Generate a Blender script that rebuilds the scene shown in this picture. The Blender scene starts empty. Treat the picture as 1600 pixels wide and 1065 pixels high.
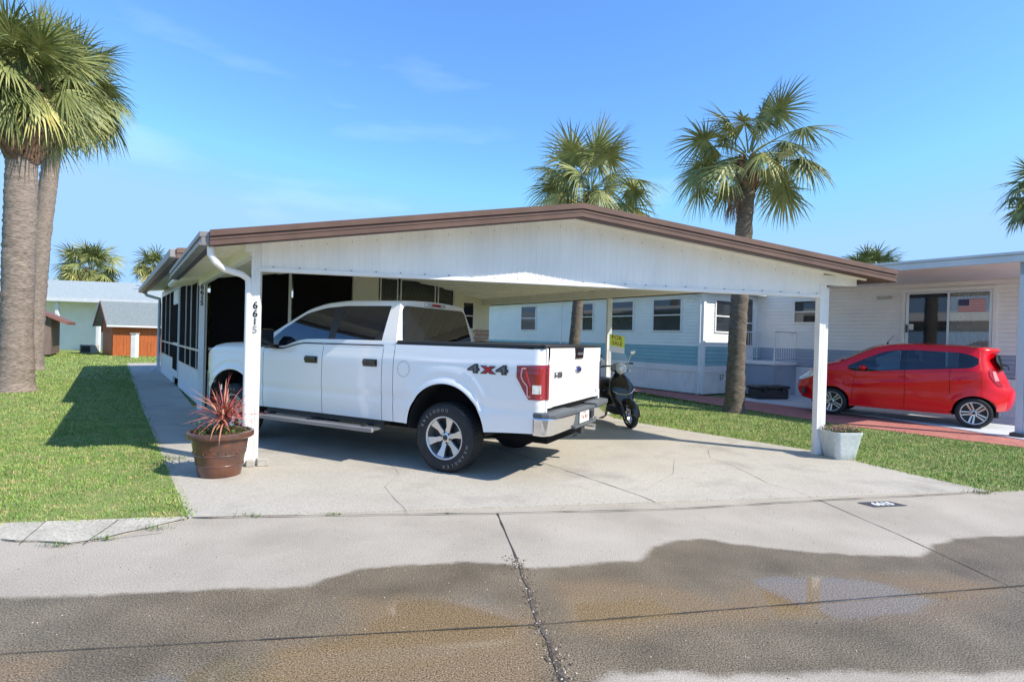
import bpy, bmesh, math, random
import numpy as np
from mathutils import Matrix, Vector, noise
R = math.radians
random.seed(7); rng = np.random.default_rng(7)
scene = bpy.context.scene
col = scene.collection

# ------------------------------------------------------------------ camera
FPX, PITCH, ROLL, CAMH = 862.0, -.006, .027, 1.54
cam = bpy.data.cameras.new('camera'); camo = bpy.data.objects.new('camera', cam); col.objects.link(camo)
cam.sensor_width = 36; cam.lens = 36 * FPX / 1600; cam.clip_start = .05; cam.clip_end = 3000
camo.matrix_world = Matrix.Translation((0, 0, CAMH)) @ Matrix.Rotation(math.pi/2 + PITCH, 4, 'X') @ Matrix.Rotation(ROLL, 4, 'Z')
scene.camera = camo
# ------------------------------------------------------------------ sky, sun, exposure
SUN_EL = R(41.5); SX, SY = .905, -.425
w = bpy.data.worlds.new('World'); scene.world = w; w.use_nodes = True
wn = w.node_tree.nodes; wl = w.node_tree.links
sky = wn.new('ShaderNodeTexSky'); sky.sky_type = 'NISHITA'; sky.sun_disc = False
sky.sun_elevation = SUN_EL; sky.sun_rotation = math.atan2(SX, SY); sky.air_density = 1.0; sky.dust_density = .3; sky.ozone_density = 2.2
bg = wn['Background']; bg.inputs[1].default_value = .15
# a few thin high wisps of cloud
tc = wn.new('ShaderNodeTexCoord'); mp = wn.new('ShaderNodeMapping'); mp.inputs['Scale'].default_value = (1.2, 1.2, 5)
mp.inputs['Rotation'].default_value = (.25, .4, .3)
nz = wn.new('ShaderNodeTexNoise'); nz.inputs['Scale'].default_value = 2.1; nz.inputs['Detail'].default_value = 6
rp = wn.new('ShaderNodeMapRange'); rp.inputs[1].default_value = .60; rp.inputs[2].default_value = .85; rp.inputs[4].default_value = .12
mx = wn.new('ShaderNodeMixRGB'); mx.inputs[2].default_value = (7, 7.4, 8, 1)
wl.new(tc.outputs['Generated'], mp.inputs[0]); wl.new(mp.outputs[0], nz.inputs[0]); wl.new(nz.outputs[0], rp.inputs[0])
wl.new(rp.outputs[0], mx.inputs[0]); 
tint = wn.new('ShaderNodeMixRGB'); tint.blend_type = 'MULTIPLY'; tint.inputs[0].default_value = 1; tint.inputs[2].default_value = (.51, .765, 1.05, 1)
wl.new(sky.outputs[0], tint.inputs[1]); 
hz = wn.new('ShaderNodeVectorMath'); hz.operation = 'MINIMUM'; hz.inputs[1].default_value = (1.35, 2.35, 3.9)
wl.new(tint.outputs[0], hz.inputs[0]); wl.new(hz.outputs[0], mx.inputs[1]); wl.new(mx.outputs[0], bg.inputs[0])
sun = bpy.data.lights.new('sun', 'SUN'); sun.energy = 3.2; sun.angle = R(.5); sun.color = (1, .93, .81)
suno = bpy.data.objects.new('sun', sun); col.objects.link(suno)
sd = Vector((SX * math.cos(SUN_EL), SY * math.cos(SUN_EL), math.sin(SUN_EL)))
suno.rotation_euler = sd.to_track_quat('Z', 'Y').to_euler()
scene.view_settings.view_transform = 'Standard'; scene.view_settings.look = 'None'
scene.view_settings.exposure = 1.06; scene.view_settings.gamma = 1
scene.render.engine = 'CYCLES'; scene.cycles.max_bounces = 12; scene.cycles.diffuse_bounces = 8; scene.cycles.transparent_max_bounces = 12

# ------------------------------------------------------------------ measuring: a photo pixel as a point on a real plane
def ray(x, y):
    u, v = x - 800, y - 532.5; c, s = math.cos(ROLL), math.sin(ROLL)
    a = (u*c + v*s) / FPX; b = (u*s - v*c) / FPX
    c, s = math.cos(PITCH), math.sin(PITCH)
    return Vector((a, c - s*b, s + c*b))
def gp(x, y, z=0.):
    d = ray(x, y); t = (z - CAMH) / d.z; return Vector((d.x*t, d.y*t, z))
def V2(p): return Vector((p[0], p[1], 0))

# ------------------------------------------------------------------ materials
def nd(t, k, **kw):
    n = t.nodes.new(k)
    for a, b in kw.items(): setattr(n, a, b)
    return n
def mat(name, c, rough=.6, metal=0., var=.0, vs=4., c2=None, bump=0., bs=40., spec=.5, coat=0., alpha=1, trans=0, vdet=4, stretch=None, subs=0):
    m = bpy.data.materials.new(name); m.use_nodes = True; t = m.node_tree; p = t.nodes['Principled BSDF']; L = t.links
    p.inputs['Base Color'].default_value = (*c, 1); p.inputs['Roughness'].default_value = rough; p.inputs['Metallic'].default_value = metal
    p.inputs['Specular IOR Level'].default_value = spec; p.inputs['Coat Weight'].default_value = coat; p.inputs['Coat Roughness'].default_value = .04
    p.inputs['Alpha'].default_value = alpha; p.inputs['Transmission Weight'].default_value = trans
    tc = nd(t, 'ShaderNodeTexCoord'); src = tc.outputs['Object']
    if stretch:
        mp = nd(t, 'ShaderNodeMapping'); mp.inputs['Scale'].default_value = stretch; L.new(src, mp.inputs[0]); src = mp.outputs[0]
    if var or c2:
        n = nd(t, 'ShaderNodeTexNoise'); n.inputs['Scale'].default_value = vs; n.inputs['Detail'].default_value = vdet; n.inputs['Roughness'].default_value = .6; L.new(src, n.inputs[0])
        r = nd(t, 'ShaderNodeMapRange'); r.inputs[1].default_value = .32; r.inputs[2].default_value = .68; L.new(n.outputs[0], r.inputs[0])
        mx = nd(t, 'ShaderNodeMixRGB'); L.new(r.outputs[0], mx.inputs[0])
        a = c2 if c2 else tuple(x * (1 - var) for x in c)
        mx.inputs[1].default_value = (*a, 1); mx.inputs[2].default_value = (*(c if c2 else tuple(min(1, x * (1 + var * .4)) for x in c)), 1)
        L.new(mx.outputs[0], p.inputs['Base Color'])
    if bump:
        n = nd(t, 'ShaderNodeTexNoise'); n.inputs['Scale'].default_value = bs; n.inputs['Detail'].default_value = 5; L.new(src, n.inputs[0])
        b = nd(t, 'ShaderNodeBump'); b.inputs['Strength'].default_value = bump; b.inputs['Distance'].default_value = .02
        L.new(n.outputs[0], b.inputs['Height']); L.new(b.outputs[0], p.inputs['Normal'])
    return m
M = {}
M['white'] = mat('white_paint', (.85, .84, .83), .42, var=.10, vs=3, bump=.04, bs=9)
M['gable'] = mat('gable_panel_white', (.91, .89, .87), .38, var=.10, vs=2.5, vdet=7, stretch=(1.2, 1.2, .3), bump=.05, bs=6)
M['ceil'] = mat('ceiling_white', (.88, .85, .75), .6, var=.08, vs=2)
M['brown'] = mat('brown_fascia', (.165, .095, .068), .4, var=.2, vs=3)
M['brown_d'] = mat('dark_brown_trim_and_shade', (.09, .05, .04), .45)  # side trims, and the painted shade strips of the front fascia
M['gutter'] = mat('gutter_grey', (.27, .245, .24), .4, var=.15, vs=2)
M['beige'] = mat('beige_wall', (.80, .76, .60), .6, var=.06, vs=3)
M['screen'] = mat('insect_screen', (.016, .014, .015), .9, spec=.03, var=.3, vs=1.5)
M['dark'] = mat('dark_void', (.012, .012, .013), .8, spec=.1)
M['glass_d'] = mat('dark_glass', (.004, .007, .014), .02, spec=.9)
M['glass_d'].node_tree.nodes['Principled BSDF'].inputs['IOR'].default_value = 1.65
M['glass_w'] = mat('window_glass', (.03, .036, .042), .03, spec=.8, var=.4, vs=1.2)
M['aluminium'] = mat('aluminium', (.70, .71, .70), .35, metal=.6)
M['siding'] = mat('vinyl_siding_white', (.88, .90, .88), .5, var=.06, vs=1.5)
M['siding_b'] = mat('vinyl_siding_warm_white', (.90, .865, .82), .5, var=.06, vs=1.5)
M['band'] = mat('blue_siding', (.28, .52, .58), .5, var=.1, vs=2)
M['band_b'] = mat('grey_blue_siding', (.36, .41, .50), .5, var=.1, vs=2)
M['skirt'] = mat('skirting_white', (.90, .87, .85), .5, var=.1, vs=2)
M['bluetrim'] = mat('blue_grey_trim', (.55, .60, .66), .45, var=.08, vs=2)
M['soffit'] = mat('soffit_pinkish', (.88, .81, .78), .6, var=.08, vs=1.2)
M['slab'] = mat('painted_slab', (.66, .70, .74), .45, var=.12, vs=1.6, bump=.05, bs=20)
M['orange'] = mat('orange_boards', (.58, .15, .04), .65, var=.3, vs=5, stretch=(4, 4, .4))
M['brownboard'] = mat('brown_boards', (.17, .12, .10), .65, var=.25, vs=5, stretch=(4, 4, .4))
M['shingle'] = mat('grey_shingle', (.40, .45, .45), .8, var=.4, vs=14, stretch=(1, 1, 5), bump=.3, bs=60)
M['shingle_d'] = mat('dark_grey_shingle', (.24, .28, .29), .8, var=.4, vs=14, stretch=(1, 1, 5), bump=.3, bs=60)
M['rust'] = mat('red_trim', (.20, .085, .065), .6)
M['truck'] = mat('white_car_paint', (.88, .865, .85), .22, coat=1., spec=.5)
M['red'] = mat('red_car_paint', (.74, .003, .012), .28, coat=.5, spec=.35)
M['chrome'] = mat('chrome', (.80, .80, .80), .10, metal=1.)
M['rim'] = mat('wheel_alloy', (.62, .62, .63), .25, metal=.85)
M['tyre'] = mat('tyre_rubber', (.035, .035, .036), .75, var=.2, vs=12, spec=.3)
M['plastic'] = mat('black_plastic', (.03, .031, .034), .45)
M['pad'] = mat('grey_step_pad', (.085, .095, .105), .6, bump=.1, bs=80)
M['tonneau'] = mat('tonneau_vinyl', (.10, .105, .11), .55, bump=.05, bs=60)
M['gloss_black'] = mat('gloss_black', (.008, .008, .009), .12, coat=.6)
M['tail'] = mat('taillight_red', (.45, .006, .012), .12, coat=1., var=.3, vs=14)
M['tail_d'] = mat('taillight_dark_red', (.26, .004, .012), .12, coat=1.)
M['tail_l'] = mat('taillight_pink_line', (.80, .30, .32), .2, coat=1.)
M['lamp_w'] = mat('clear_lamp', (.75, .76, .76), .10, metal=.3, coat=1., var=.35, vs=20)
M['badge_b'] = mat('badge_blue', (.02, .05, .22), .2, coat=1.)
M['badge_g'] = mat('badge_grey', (.16, .17, .19), .3, metal=.6)
M['badge_r'] = mat('badge_red', (.45, .01, .015), .3)
M['black'] = mat('black_digits', (.02, .02, .022), .4)
M['digit_g'] = mat('grey_digit', (.30, .30, .31), .4)
M['plate'] = mat('plate_white', (.75, .75, .72), .4)
M['terracotta'] = mat('glazed_brown_pot', (.17, .062, .034), .35, c2=(.060, .038, .032), vs=6, vdet=6, bump=.15, bs=25, coat=.3)
M['soil'] = mat('soil_mulch', (.10, .055, .035), .9, var=.5, vs=30, bump=.6, bs=60)
M['planter'] = mat('pale_glazed_planter', (.62, .66, .64), .35, c2=(.46, .52, .52), vs=18, coat=.2, bump=.08, bs=40)
M['cordy'] = mat('red_leaf', (.50, .09, .075), .5, c2=(.24, .04, .05), vs=16)
M['cordy2'] = mat('pink_leaf', (.58, .30, .17), .5, c2=(.40, .13, .09), vs=16)
M['leaf'] = mat('small_green_leaf', (.13, .22, .04), .5, c2=(.05, .10, .02), vs=20)
M['flower'] = mat('pink_flower', (.65, .08, .28), .5)
M['leaf_r'] = mat('bronze_leaf', (.20, .07, .045), .5, c2=(.10, .10, .03), vs=25)
M['frond'] = mat('palm_leaf', (.30, .31, .105), .5, c2=(.085, .12, .038), vs=2.2, vdet=7, spec=.35)
M['frond_y'] = mat('palm_leaf_yellowing', (.55, .46, .14), .5, c2=(.26, .30, .08), vs=2.5, spec=.5)
M['frond_d'] = mat('palm_leaf_dead', (.30, .21, .15), .7, c2=(.13, .085, .06), vs=3)
M['boot'] = mat('palm_boot', (.26, .15, .09), .8, c2=(.10, .055, .035), vs=8, bump=.4, bs=30)
M['trunk'] = mat('palm_bark', (.33, .265, .22), .9, c2=(.12, .095, .08), vs=7, vdet=8, bump=.9, bs=9, stretch=(1.4, 1.4, 6))
M['trunk_d'] = mat('palm_bark_dark', (.20, .16, .12), .9, c2=(.065, .05, .04), vs=7, vdet=8, bump=.9, bs=9, stretch=(1.4, 1.4, 6))
M['concrete_block'] = mat('old_concrete', (.45, .43, .39), .85, var=.3, vs=8)
M['curtain'] = mat('curtain_cloth', (.88, .80, .72), .8, var=.15, vs=2)
M['flag_r'] = mat('flag_red', (.50, .03, .04), .6); M['flag_b'] = mat('flag_blue', (.03, .035, .13), .6); M['flag_w'] = mat('flag_white', (.72, .68, .66), .6)
M['bulb'] = mat('floodlight_glass', (.55, .50, .45), .2, coat=.5)
M['sign_y'] = mat('sign_yellow_green', (.62, .78, .08), .5); M['sign_r'] = mat('sign_red', (.35, .02, .015), .5)
M['sign_w'] = mat('sign_white', (.72, .74, .74), .5)
M['clear'] = mat('clear_windshield', (.85, .9, .92), .03, alpha=.25, spec=.6)
M['interior'] = mat('car_interior', (.05, .055, .06), .8)
def glass_tint(name, tint, fac):
    m = bpy.data.materials.new(name); m.use_nodes = True; t = m.node_tree; t.nodes.clear()
    o = nd(t, 'ShaderNodeOutputMaterial'); a = nd(t, 'ShaderNodeBsdfTransparent'); b = nd(t, 'ShaderNodeBsdfGlossy'); b.inputs['Roughness'].default_value = .02
    a.inputs[0].default_value = (*tint, 1); f = nd(t, 'ShaderNodeFresnel'); f.inputs[0].default_value = 1.65
    ad = nd(t, 'ShaderNodeMath', operation='ADD'); ad.inputs[1].default_value = fac; mx = nd(t, 'ShaderNodeMixShader')
    t.links.new(f.outputs[0], ad.inputs[0]); t.links.new(ad.outputs[0], mx.inputs[0]); t.links.new(a.outputs[0], mx.inputs[1]); t.links.new(b.outputs[0], mx.inputs[2]); t.links.new(mx.outputs[0], o.inputs[0])
    return m
M['glass_t'] = glass_tint('tinted_clear_glass', (.45, .58, .62), .04)
M['glass_c'] = glass_tint('clear_pane', (.92, .95, .95), .02)

# ------------------------------------------------------------------ mesh builder
class MB:
    def __init__(s): s.v = []; s.f = []; s.mi = []; s.k = 0
    def add(s, vs, fs, mi=None):
        o = len(s.v); s.v += [tuple(a) for a in vs]; s.f += [tuple(i + o for i in f) for f in fs]; s.mi += [s.k if mi is None else mi] * len(fs); return s
    def box(s, x0, x1, y0, y1, z0, z1, T=None, mi=None):
        vs = [Vector((x, y, z)) for z in (z0, z1) for y in (y0, y1) for x in (x0, x1)]
        if T: vs = [T(p) if callable(T) else T @ p for p in vs]
        return s.add(vs, [(0, 2, 3, 1), (4, 5, 7, 6), (0, 1, 5, 4), (2, 6, 7, 3), (0, 4, 6, 2), (1, 3, 7, 5)], mi)
    def prism(s, poly, z0, z1, T=None, mi=None):       # poly in xy, extruded in z
        n = len(poly); vs = [Vector((p[0], p[1], z)) for z in (z0, z1) for p in poly]
        if T: vs = [T(p) if callable(T) else T @ p for p in vs]
        return s.add(vs, [tuple(range(n))[::-1], tuple(range(n, 2*n))] + [(i, (i+1) % n, (i+1) % n + n, i + n) for i in range(n)], mi)
    def tube(s, pts, rad, n=10, cap=True, mi=None, sq=False):
        pts = [Vector(p) for p in pts]; m = len(pts); rs = rad if isinstance(rad, (list, tuple)) else [rad] * m
        vs = []; fs = []; prev = None
        for i, p in enumerate(pts):
            d = (pts[min(i+1, m-1)] - pts[max(i-1, 0)]).normalized()
            a = Vector((0, 0, 1)) if abs(d.z) < .9 else Vector((1, 0, 0))
            if prev is None: x = d.cross(a).normalized()
            else: x = (prev - d * prev.dot(d)).normalized()
            prev = x; y = d.cross(x)
            for j in range(n):
                t = 2*math.pi*(j + (.5 if sq else 0))/n; vs.append(p + (x*math.cos(t) + y*math.sin(t)) * rs[i])
        for i in range(m-1):
            for j in range(n):
                a = i*n + j; b = i*n + (j+1) % n; fs.append((a, b, b+n, a+n))
        if cap: fs += [tuple(range(n))[::-1], tuple(range((m-1)*n, m*n))]
        return s.add(vs, fs, mi)
    def lathe(s, prof, n=32, T=None, mi=None, closed=False):   # prof (r,z) around z
        vs = []; fs = []; m = len(prof)
        for r, z in prof:
            for j in range(n):
                t = 2*math.pi*j/n; vs.append(Vector((r*math.cos(t), r*math.sin(t), z)))
        if T: vs = [T @ p for p in vs]
        for i in range(m if closed else m-1):
            for j in range(n):
                a = i*n + j; b = i*n + (j+1) % n; c = ((i+1) % m)*n; fs.append((a, b, c + (j+1) % n, c + j))
        return s.add(vs, fs, mi)
    def ball(s, c, r, n=12, T=None, mi=None):
        r = r if isinstance(r, (tuple, list)) else (r, r, r); vs = []; fs = []
        for i in range(n+1):
            th = math.pi*i/n
            for j in range(2*n):
                ph = math.pi*j/n; p = Vector((r[0]*math.sin(th)*math.cos(ph), r[1]*math.sin(th)*math.sin(ph), r[2]*math.cos(th))); vs.append((T @ p if T else p) + Vector(c))
        for i in range(n):
            for j in range(2*n):
                a = i*2*n + j; b = i*2*n + (j+1) % (2*n); fs.append((a, a+2*n, b+2*n, b))
        return s.add(vs, fs, mi)
    def build(s, name, mats, parent=None, smooth=False, bevel=0, loc=None, solid=0, auto=False):
        me = bpy.data.meshes.new(name); me.from_pydata(s.v, [], s.f)
        for m in (mats if isinstance(mats, (list, tuple)) else [mats]): me.materials.append(M[m] if isinstance(m, str) else m)
        me.polygons.foreach_set('material_index', s.mi)
        bm = bmesh.new(); bm.from_mesh(me)
        if smooth: bmesh.ops.remove_doubles(bm, verts=bm.verts, dist=1e-5)
        if not (solid and not smooth): bmesh.ops.recalc_face_normals(bm, faces=bm.faces)
        bm.to_mesh(me); bm.free()
        if smooth:
            me.polygons.foreach_set('use_smooth', [True]*len(me.polygons))
            try: me.set_sharp_from_angle(angle=R(38))
            except Exception: pass
        o = bpy.data.objects.new(name, me); col.objects.link(o)
        if parent: o.parent = parent
        if loc is not None: o.location = loc
        if solid:
            md = o.modifiers.new('s', 'SOLIDIFY'); md.thickness = solid; md.offset = -1
        if bevel:
            md = o.modifiers.new('b', 'BEVEL'); md.width = bevel; md.segments = 2; md.limit_method = 'ANGLE'; md.angle_limit = R(40)
        return o
def tag(o, label=None, cat=None, group=None, kind=None):
    if label: o['label'] = label
    if cat: o['category'] = cat
    if group: o['group'] = group
    if kind: o['kind'] = kind
    return o
def empty(name, loc=(0, 0, 0), rz=0, label=None, cat=None, group=None, scale=1):
    o = bpy.data.objects.new(name, None); col.objects.link(o); o.location = loc; o.rotation_euler = (0, 0, rz); o.scale = (scale,)*3
    o.empty_display_size = .2
    return tag(o, label, cat, group)
def copy_tree(o, parent=None):
    kids = [c for c in bpy.data.objects if c.parent == o]
    c = o.copy(); col.objects.link(c)
    if parent: c.parent = parent
    for k in kids: copy_tree(k, c)
    return c
def text(mb, s, size, T, depth=.004, mi=None, align='CENTER', bold=0.):
    cu = bpy.data.curves.new('t', 'FONT'); cu.body = s; cu.size = size; cu.align_x = align; cu.align_y = 'CENTER'; cu.extrude = depth/2; cu.resolution_u = 3; cu.offset = bold
    o = bpy.data.objects.new('t', cu); col.objects.link(o)
    dg = bpy.context.evaluated_depsgraph_get(); dg.update(); me = bpy.data.meshes.new_from_object(o.evaluated_get(dg))
    mb.add([T @ v.co for v in me.vertices], [tuple(p.vertices) for p in me.polygons], mi)
    bpy.data.objects.remove(o); bpy.data.curves.remove(cu); bpy.data.meshes.remove(me)
def frame(o, x, y, z):
    m = Matrix.Identity(4)
    for i, a in enumerate((x, y, z, o)):
        a = Vector(a)
        for r in range(3): m[r][i] = a[r]
    return m
# ------------------------------------------------------------------ ground, road, driveway, lawn
E1 = Vector((.98, .199, 0)); E2 = Vector((-.572, .820, 0))
RO = gp(295, 810)                                     # road edge: line through RO along E1
EN = Vector((E1.y, -E1.x, 0))                         # towards the street
def rd(u, v, z=0): p = RO + E1*u + EN*v; return Vector((p.x, p.y, z))

def ground_mat(name, cols, scale, bump=.2, bs=60, fine=90, rough=.9, wet=False, stain=0, amp=.25):
    m = bpy.data.materials.new(name); m.use_nodes = True; t = m.node_tree; p = t.nodes['Principled BSDF']; L = t.links
    tc = nd(t, 'ShaderNodeTexCoord'); n1 = nd(t, 'ShaderNodeTexNoise'); n1.inputs['Scale'].default_value = scale; n1.inputs['Detail'].default_value = 6
    n2 = nd(t, 'ShaderNodeTexNoise'); n2.inputs['Scale'].default_value = fine; n2.inputs['Detail'].default_value = 3
    for n in (n1, n2): L.new(tc.outputs['Object'], n.inputs[0])
    r1 = nd(t, 'ShaderNodeValToRGB'); e = r1.color_ramp.elements; e[0].position = .3; e[1].position = .7; e[0].color = (*cols[0], 1); e[1].color = (*cols[1], 1); L.new(n1.outputs[0], r1.inputs[0])
    r2 = nd(t, 'ShaderNodeMapRange'); r2.inputs[1].default_value = .3; r2.inputs[2].default_value = .7; r2.inputs[3].default_value = 1-amp*1.2; r2.inputs[4].default_value = 1+amp; L.new(n2.outputs[0], r2.inputs[0])
    mx = nd(t, 'ShaderNodeMixRGB', blend_type='MULTIPLY'); mx.inputs[0].default_value = 1; L.new(r1.outputs[0], mx.inputs[1]); L.new(r2.outputs[0], mx.inputs[2])
    out = mx.outputs[0]; p.inputs['Roughness'].default_value = rough
    if stain:                                   # old oil and tyre stains
        ns = nd(t, 'ShaderNodeTexNoise'); ns.inputs['Scale'].default_value = .9; ns.inputs['Detail'].default_value = 7; ns.inputs['Roughness'].default_value = .62; L.new(tc.outputs['Object'], ns.inputs[0])
        rs = nd(t, 'ShaderNodeMapRange'); rs.inputs[1].default_value = .50; rs.inputs[2].default_value = .70; rs.inputs[4].default_value = stain; L.new(ns.outputs[0], rs.inputs[0])
        ms = nd(t, 'ShaderNodeMixRGB'); ms.inputs[2].default_value = (.20, .175, .145, 1); L.new(rs.outputs[0], ms.inputs[0]); L.new(out, ms.inputs[1]); out = ms.outputs[0]
    b = nd(t, 'ShaderNodeBump'); b.inputs['Strength'].default_value = bump; b.inputs['Distance'].default_value = .01
    n3 = nd(t, 'ShaderNodeTexNoise'); n3.inputs['Scale'].default_value = bs; n3.inputs['Detail'].default_value = 6; L.new(tc.outputs['Object'], n3.inputs[0]); L.new(n3.outputs[0], b.inputs['Height']); L.new(b.outputs[0], p.inputs['Normal'])
    if wet:
        # pale and dark aggregate showing in the worn surface
        vo = nd(t, 'ShaderNodeTexVoronoi'); vo.inputs['Scale'].default_value = 70; L.new(tc.outputs['Object'], vo.inputs['Vector'])
        g1 = nd(t, 'ShaderNodeMapRange'); g1.inputs[1].default_value = .10; g1.inputs[2].default_value = .22; g1.inputs[3].default_value = 1; g1.inputs[4].default_value = 0; L.new(vo.outputs['Distance'], g1.inputs[0])
        sp = nd(t, 'ShaderNodeSeparateColor'); L.new(vo.outputs['Color'], sp.inputs[0])
        th = nd(t, 'ShaderNodeMath', operation='GREATER_THAN'); th.inputs[1].default_value = .72; L.new(sp.outputs[0], th.inputs[0])
        gm = nd(t, 'ShaderNodeMath', operation='MULTIPLY'); L.new(g1.outputs[0], gm.inputs[0]); L.new(th.outputs[0], gm.inputs[1])
        gm2 = nd(t, 'ShaderNodeMath', operation='MULTIPLY'); gm2.inputs[1].default_value = .55; L.new(gm.outputs[0], gm2.inputs[0])
        def attr(nm, lo, hi, na, ns):
            a = nd(t, 'ShaderNodeAttribute'); a.attribute_name = nm
            nn = nd(t, 'ShaderNodeTexNoise'); nn.inputs['Scale'].default_value = ns; nn.inputs['Detail'].default_value = 7; nn.inputs['Roughness'].default_value = .65; L.new(tc.outputs['Object'], nn.inputs[0])
            s = nd(t, 'ShaderNodeMath', operation='SUBTRACT'); s.inputs[1].default_value = .5; L.new(nn.outputs[0], s.inputs[0])
            mu = nd(t, 'ShaderNodeMath', operation='MULTIPLY_ADD'); mu.inputs[1].default_value = na; L.new(s.outputs[0], mu.inputs[0]); L.new(a.outputs['Fac'], mu.inputs[2])
            r = nd(t, 'ShaderNodeMapRange', interpolation_type='SMOOTHSTEP'); r.inputs[1].default_value = lo; r.inputs[2].default_value = hi; L.new(mu.outputs[0], r.inputs[0]); return r.outputs[0]
        wm = attr('wet', -.025, .045, .13, 5); ym = attr('ochre', -.10, .16, .30, 3); pm = attr('pool', -.06, .10, .20, 4)
        # dry with grains
        dry = nd(t, 'ShaderNodeMixRGB'); dry.inputs[2].default_value = (.62, .58, .52, 1); L.new(gm2.outputs[0], dry.inputs[0]); L.new(out, dry.inputs[1])
        nn = nd(t, 'ShaderNodeTexNoise'); nn.inputs['Scale'].default_value = 2.2; nn.inputs['Detail'].default_value = 8; L.new(tc.outputs['Object'], nn.inputs[0])
        wr = nd(t, 'ShaderNodeValToRGB'); e = wr.color_ramp.elements; e[0].position = .28; e[1].position = .74; e[0].color = (.104, .081, .050, 1); e[1].color = (.205, .162, .106, 1); L.new(nn.outputs[0], wr.inputs[0])
        wy = nd(t, 'ShaderNodeMixRGB'); wy.inputs[2].default_value = (.205, .142, .078, 1); L.new(ym, wy.inputs[0]); L.new(wr.outputs[0], wy.inputs[1])
        wf = nd(t, 'ShaderNodeMixRGB', blend_type='MULTIPLY'); wf.inputs[0].default_value = 1; L.new(wy.outputs[0], wf.inputs[1])
        r4 = nd(t, 'ShaderNodeMapRange'); r4.inputs[1].default_value = .35; r4.inputs[2].default_value = .65; r4.inputs[3].default_value = .30; r4.inputs[4].default_value = 1.75; L.new(n2.outputs[0], r4.inputs[0]); L.new(r4.outputs[0], wf.inputs[2])
        wg = nd(t, 'ShaderNodeMixRGB'); wg.inputs[2].default_value = (.55, .46, .38, 1); gm3 = nd(t, 'ShaderNodeMath', operation='MULTIPLY'); gm3.inputs[1].default_value = .75; L.new(gm.outputs[0], gm3.inputs[0]); L.new(gm3.outputs[0], wg.inputs[0]); L.new(wf.outputs[0], wg.inputs[1])
        fin = nd(t, 'ShaderNodeMixRGB'); L.new(wm, fin.inputs[0]); L.new(dry.outputs[0], fin.inputs[1]); L.new(wg.outputs[0], fin.inputs[2]); out = fin.outputs[0]
        ro = nd(t, 'ShaderNodeMapRange'); ro.inputs[3].default_value = rough; ro.inputs[4].default_value = .5; L.new(wm, ro.inputs[0])
        ro2 = nd(t, 'ShaderNodeMix'); L.new(pm, ro2.inputs[0]); L.new(ro.outputs[0], ro2.inputs[2]); ro2.inputs[3].default_value = .05; L.new(ro2.outputs[0], p.inputs['Roughness'])
        bs_ = nd(t, 'ShaderNodeMapRange'); bs_.inputs[3].default_value = bump; bs_.inputs[4].default_value = .0; L.new(pm, bs_.inputs[0]); L.new(bs_.outputs[0], b.inputs['Strength'])
    L.new(out, p.inputs['Base Color']); return m
M['road'] = ground_mat('road_concrete', [(.36, .315, .255), (.46, .405, .335)], 1.3, .35, 120, 120, .85, True, stain=.3, amp=.30)
M['drive'] = ground_mat('driveway_concrete', [(.40, .362, .300), (.51, .470, .402)], .9, .25, 50, 60, .85, stain=.65, amp=.15)
M['walk'] = ground_mat('walk_concrete', [(.38, .345, .30), (.47, .43, .38)], .9, .25, 50, 60, .85, stain=.5, amp=.10)
M['apron'] = ground_mat('old_apron_concrete', [(.40, .365, .30), (.53, .49, .41)], 3, .4, 50, 60, .9)
M['turf'] = ground_mat('turf_soil', [(.15, .20, .05), (.24, .27, .085)], 2.2, .6, 40, 60, .95)
M['paver'] = ground_mat('pink_paver', [(.38, .125, .10), (.48, .19, .15)], 3, .3, 40, 30, .85)
M['joint'] = mat('joint_dark', (.05, .042, .035), .95)
M['crack'] = mat('crack_brown', (.17, .13, .10), .95)
M['rubble'] = mat('joint_rubble', (.17, .13, .10), .95, c2=(.06, .045, .035), vs=30, bump=.8, bs=50)

g = MB(); g.add([(-900, -400, -.03), (900, -400, -.03), (900, 1500, -.03), (-900, 1500, -.03)], [(0, 1, 2, 3)])
tag(g.build('ground', 'turf'), kind='structure')

def ribbon(mb, pts, wd, z, jit=0, mi=0):
    pts = [Vector((p[0], p[1], z)) for p in pts]; out = []
    for a, b in zip(pts, pts[1:]):
        n = max(1, int((b-a).length/.12)) if jit else 1
        for k in range(n):
            q = a.lerp(b, k/n); s = (b-a).normalized().cross(Vector((0, 0, 1))); out.append(q + s*random.uniform(-jit, jit))
    out.append(pts[-1]); vs = []
    for i, p in enumerate(out):
        d = (out[min(i+1, len(out)-1)] - out[max(i-1, 0)]).normalized().cross(Vector((0, 0, 1)))
        ww = wd*random.uniform(.5, 1.5) if jit else wd; vs += [p - d*ww/2, p + d*ww/2]
    mb.add(vs, [(2*i, 2*i+2, 2*i+3, 2*i+1) for i in range(len(out)-1)], mi)

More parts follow.
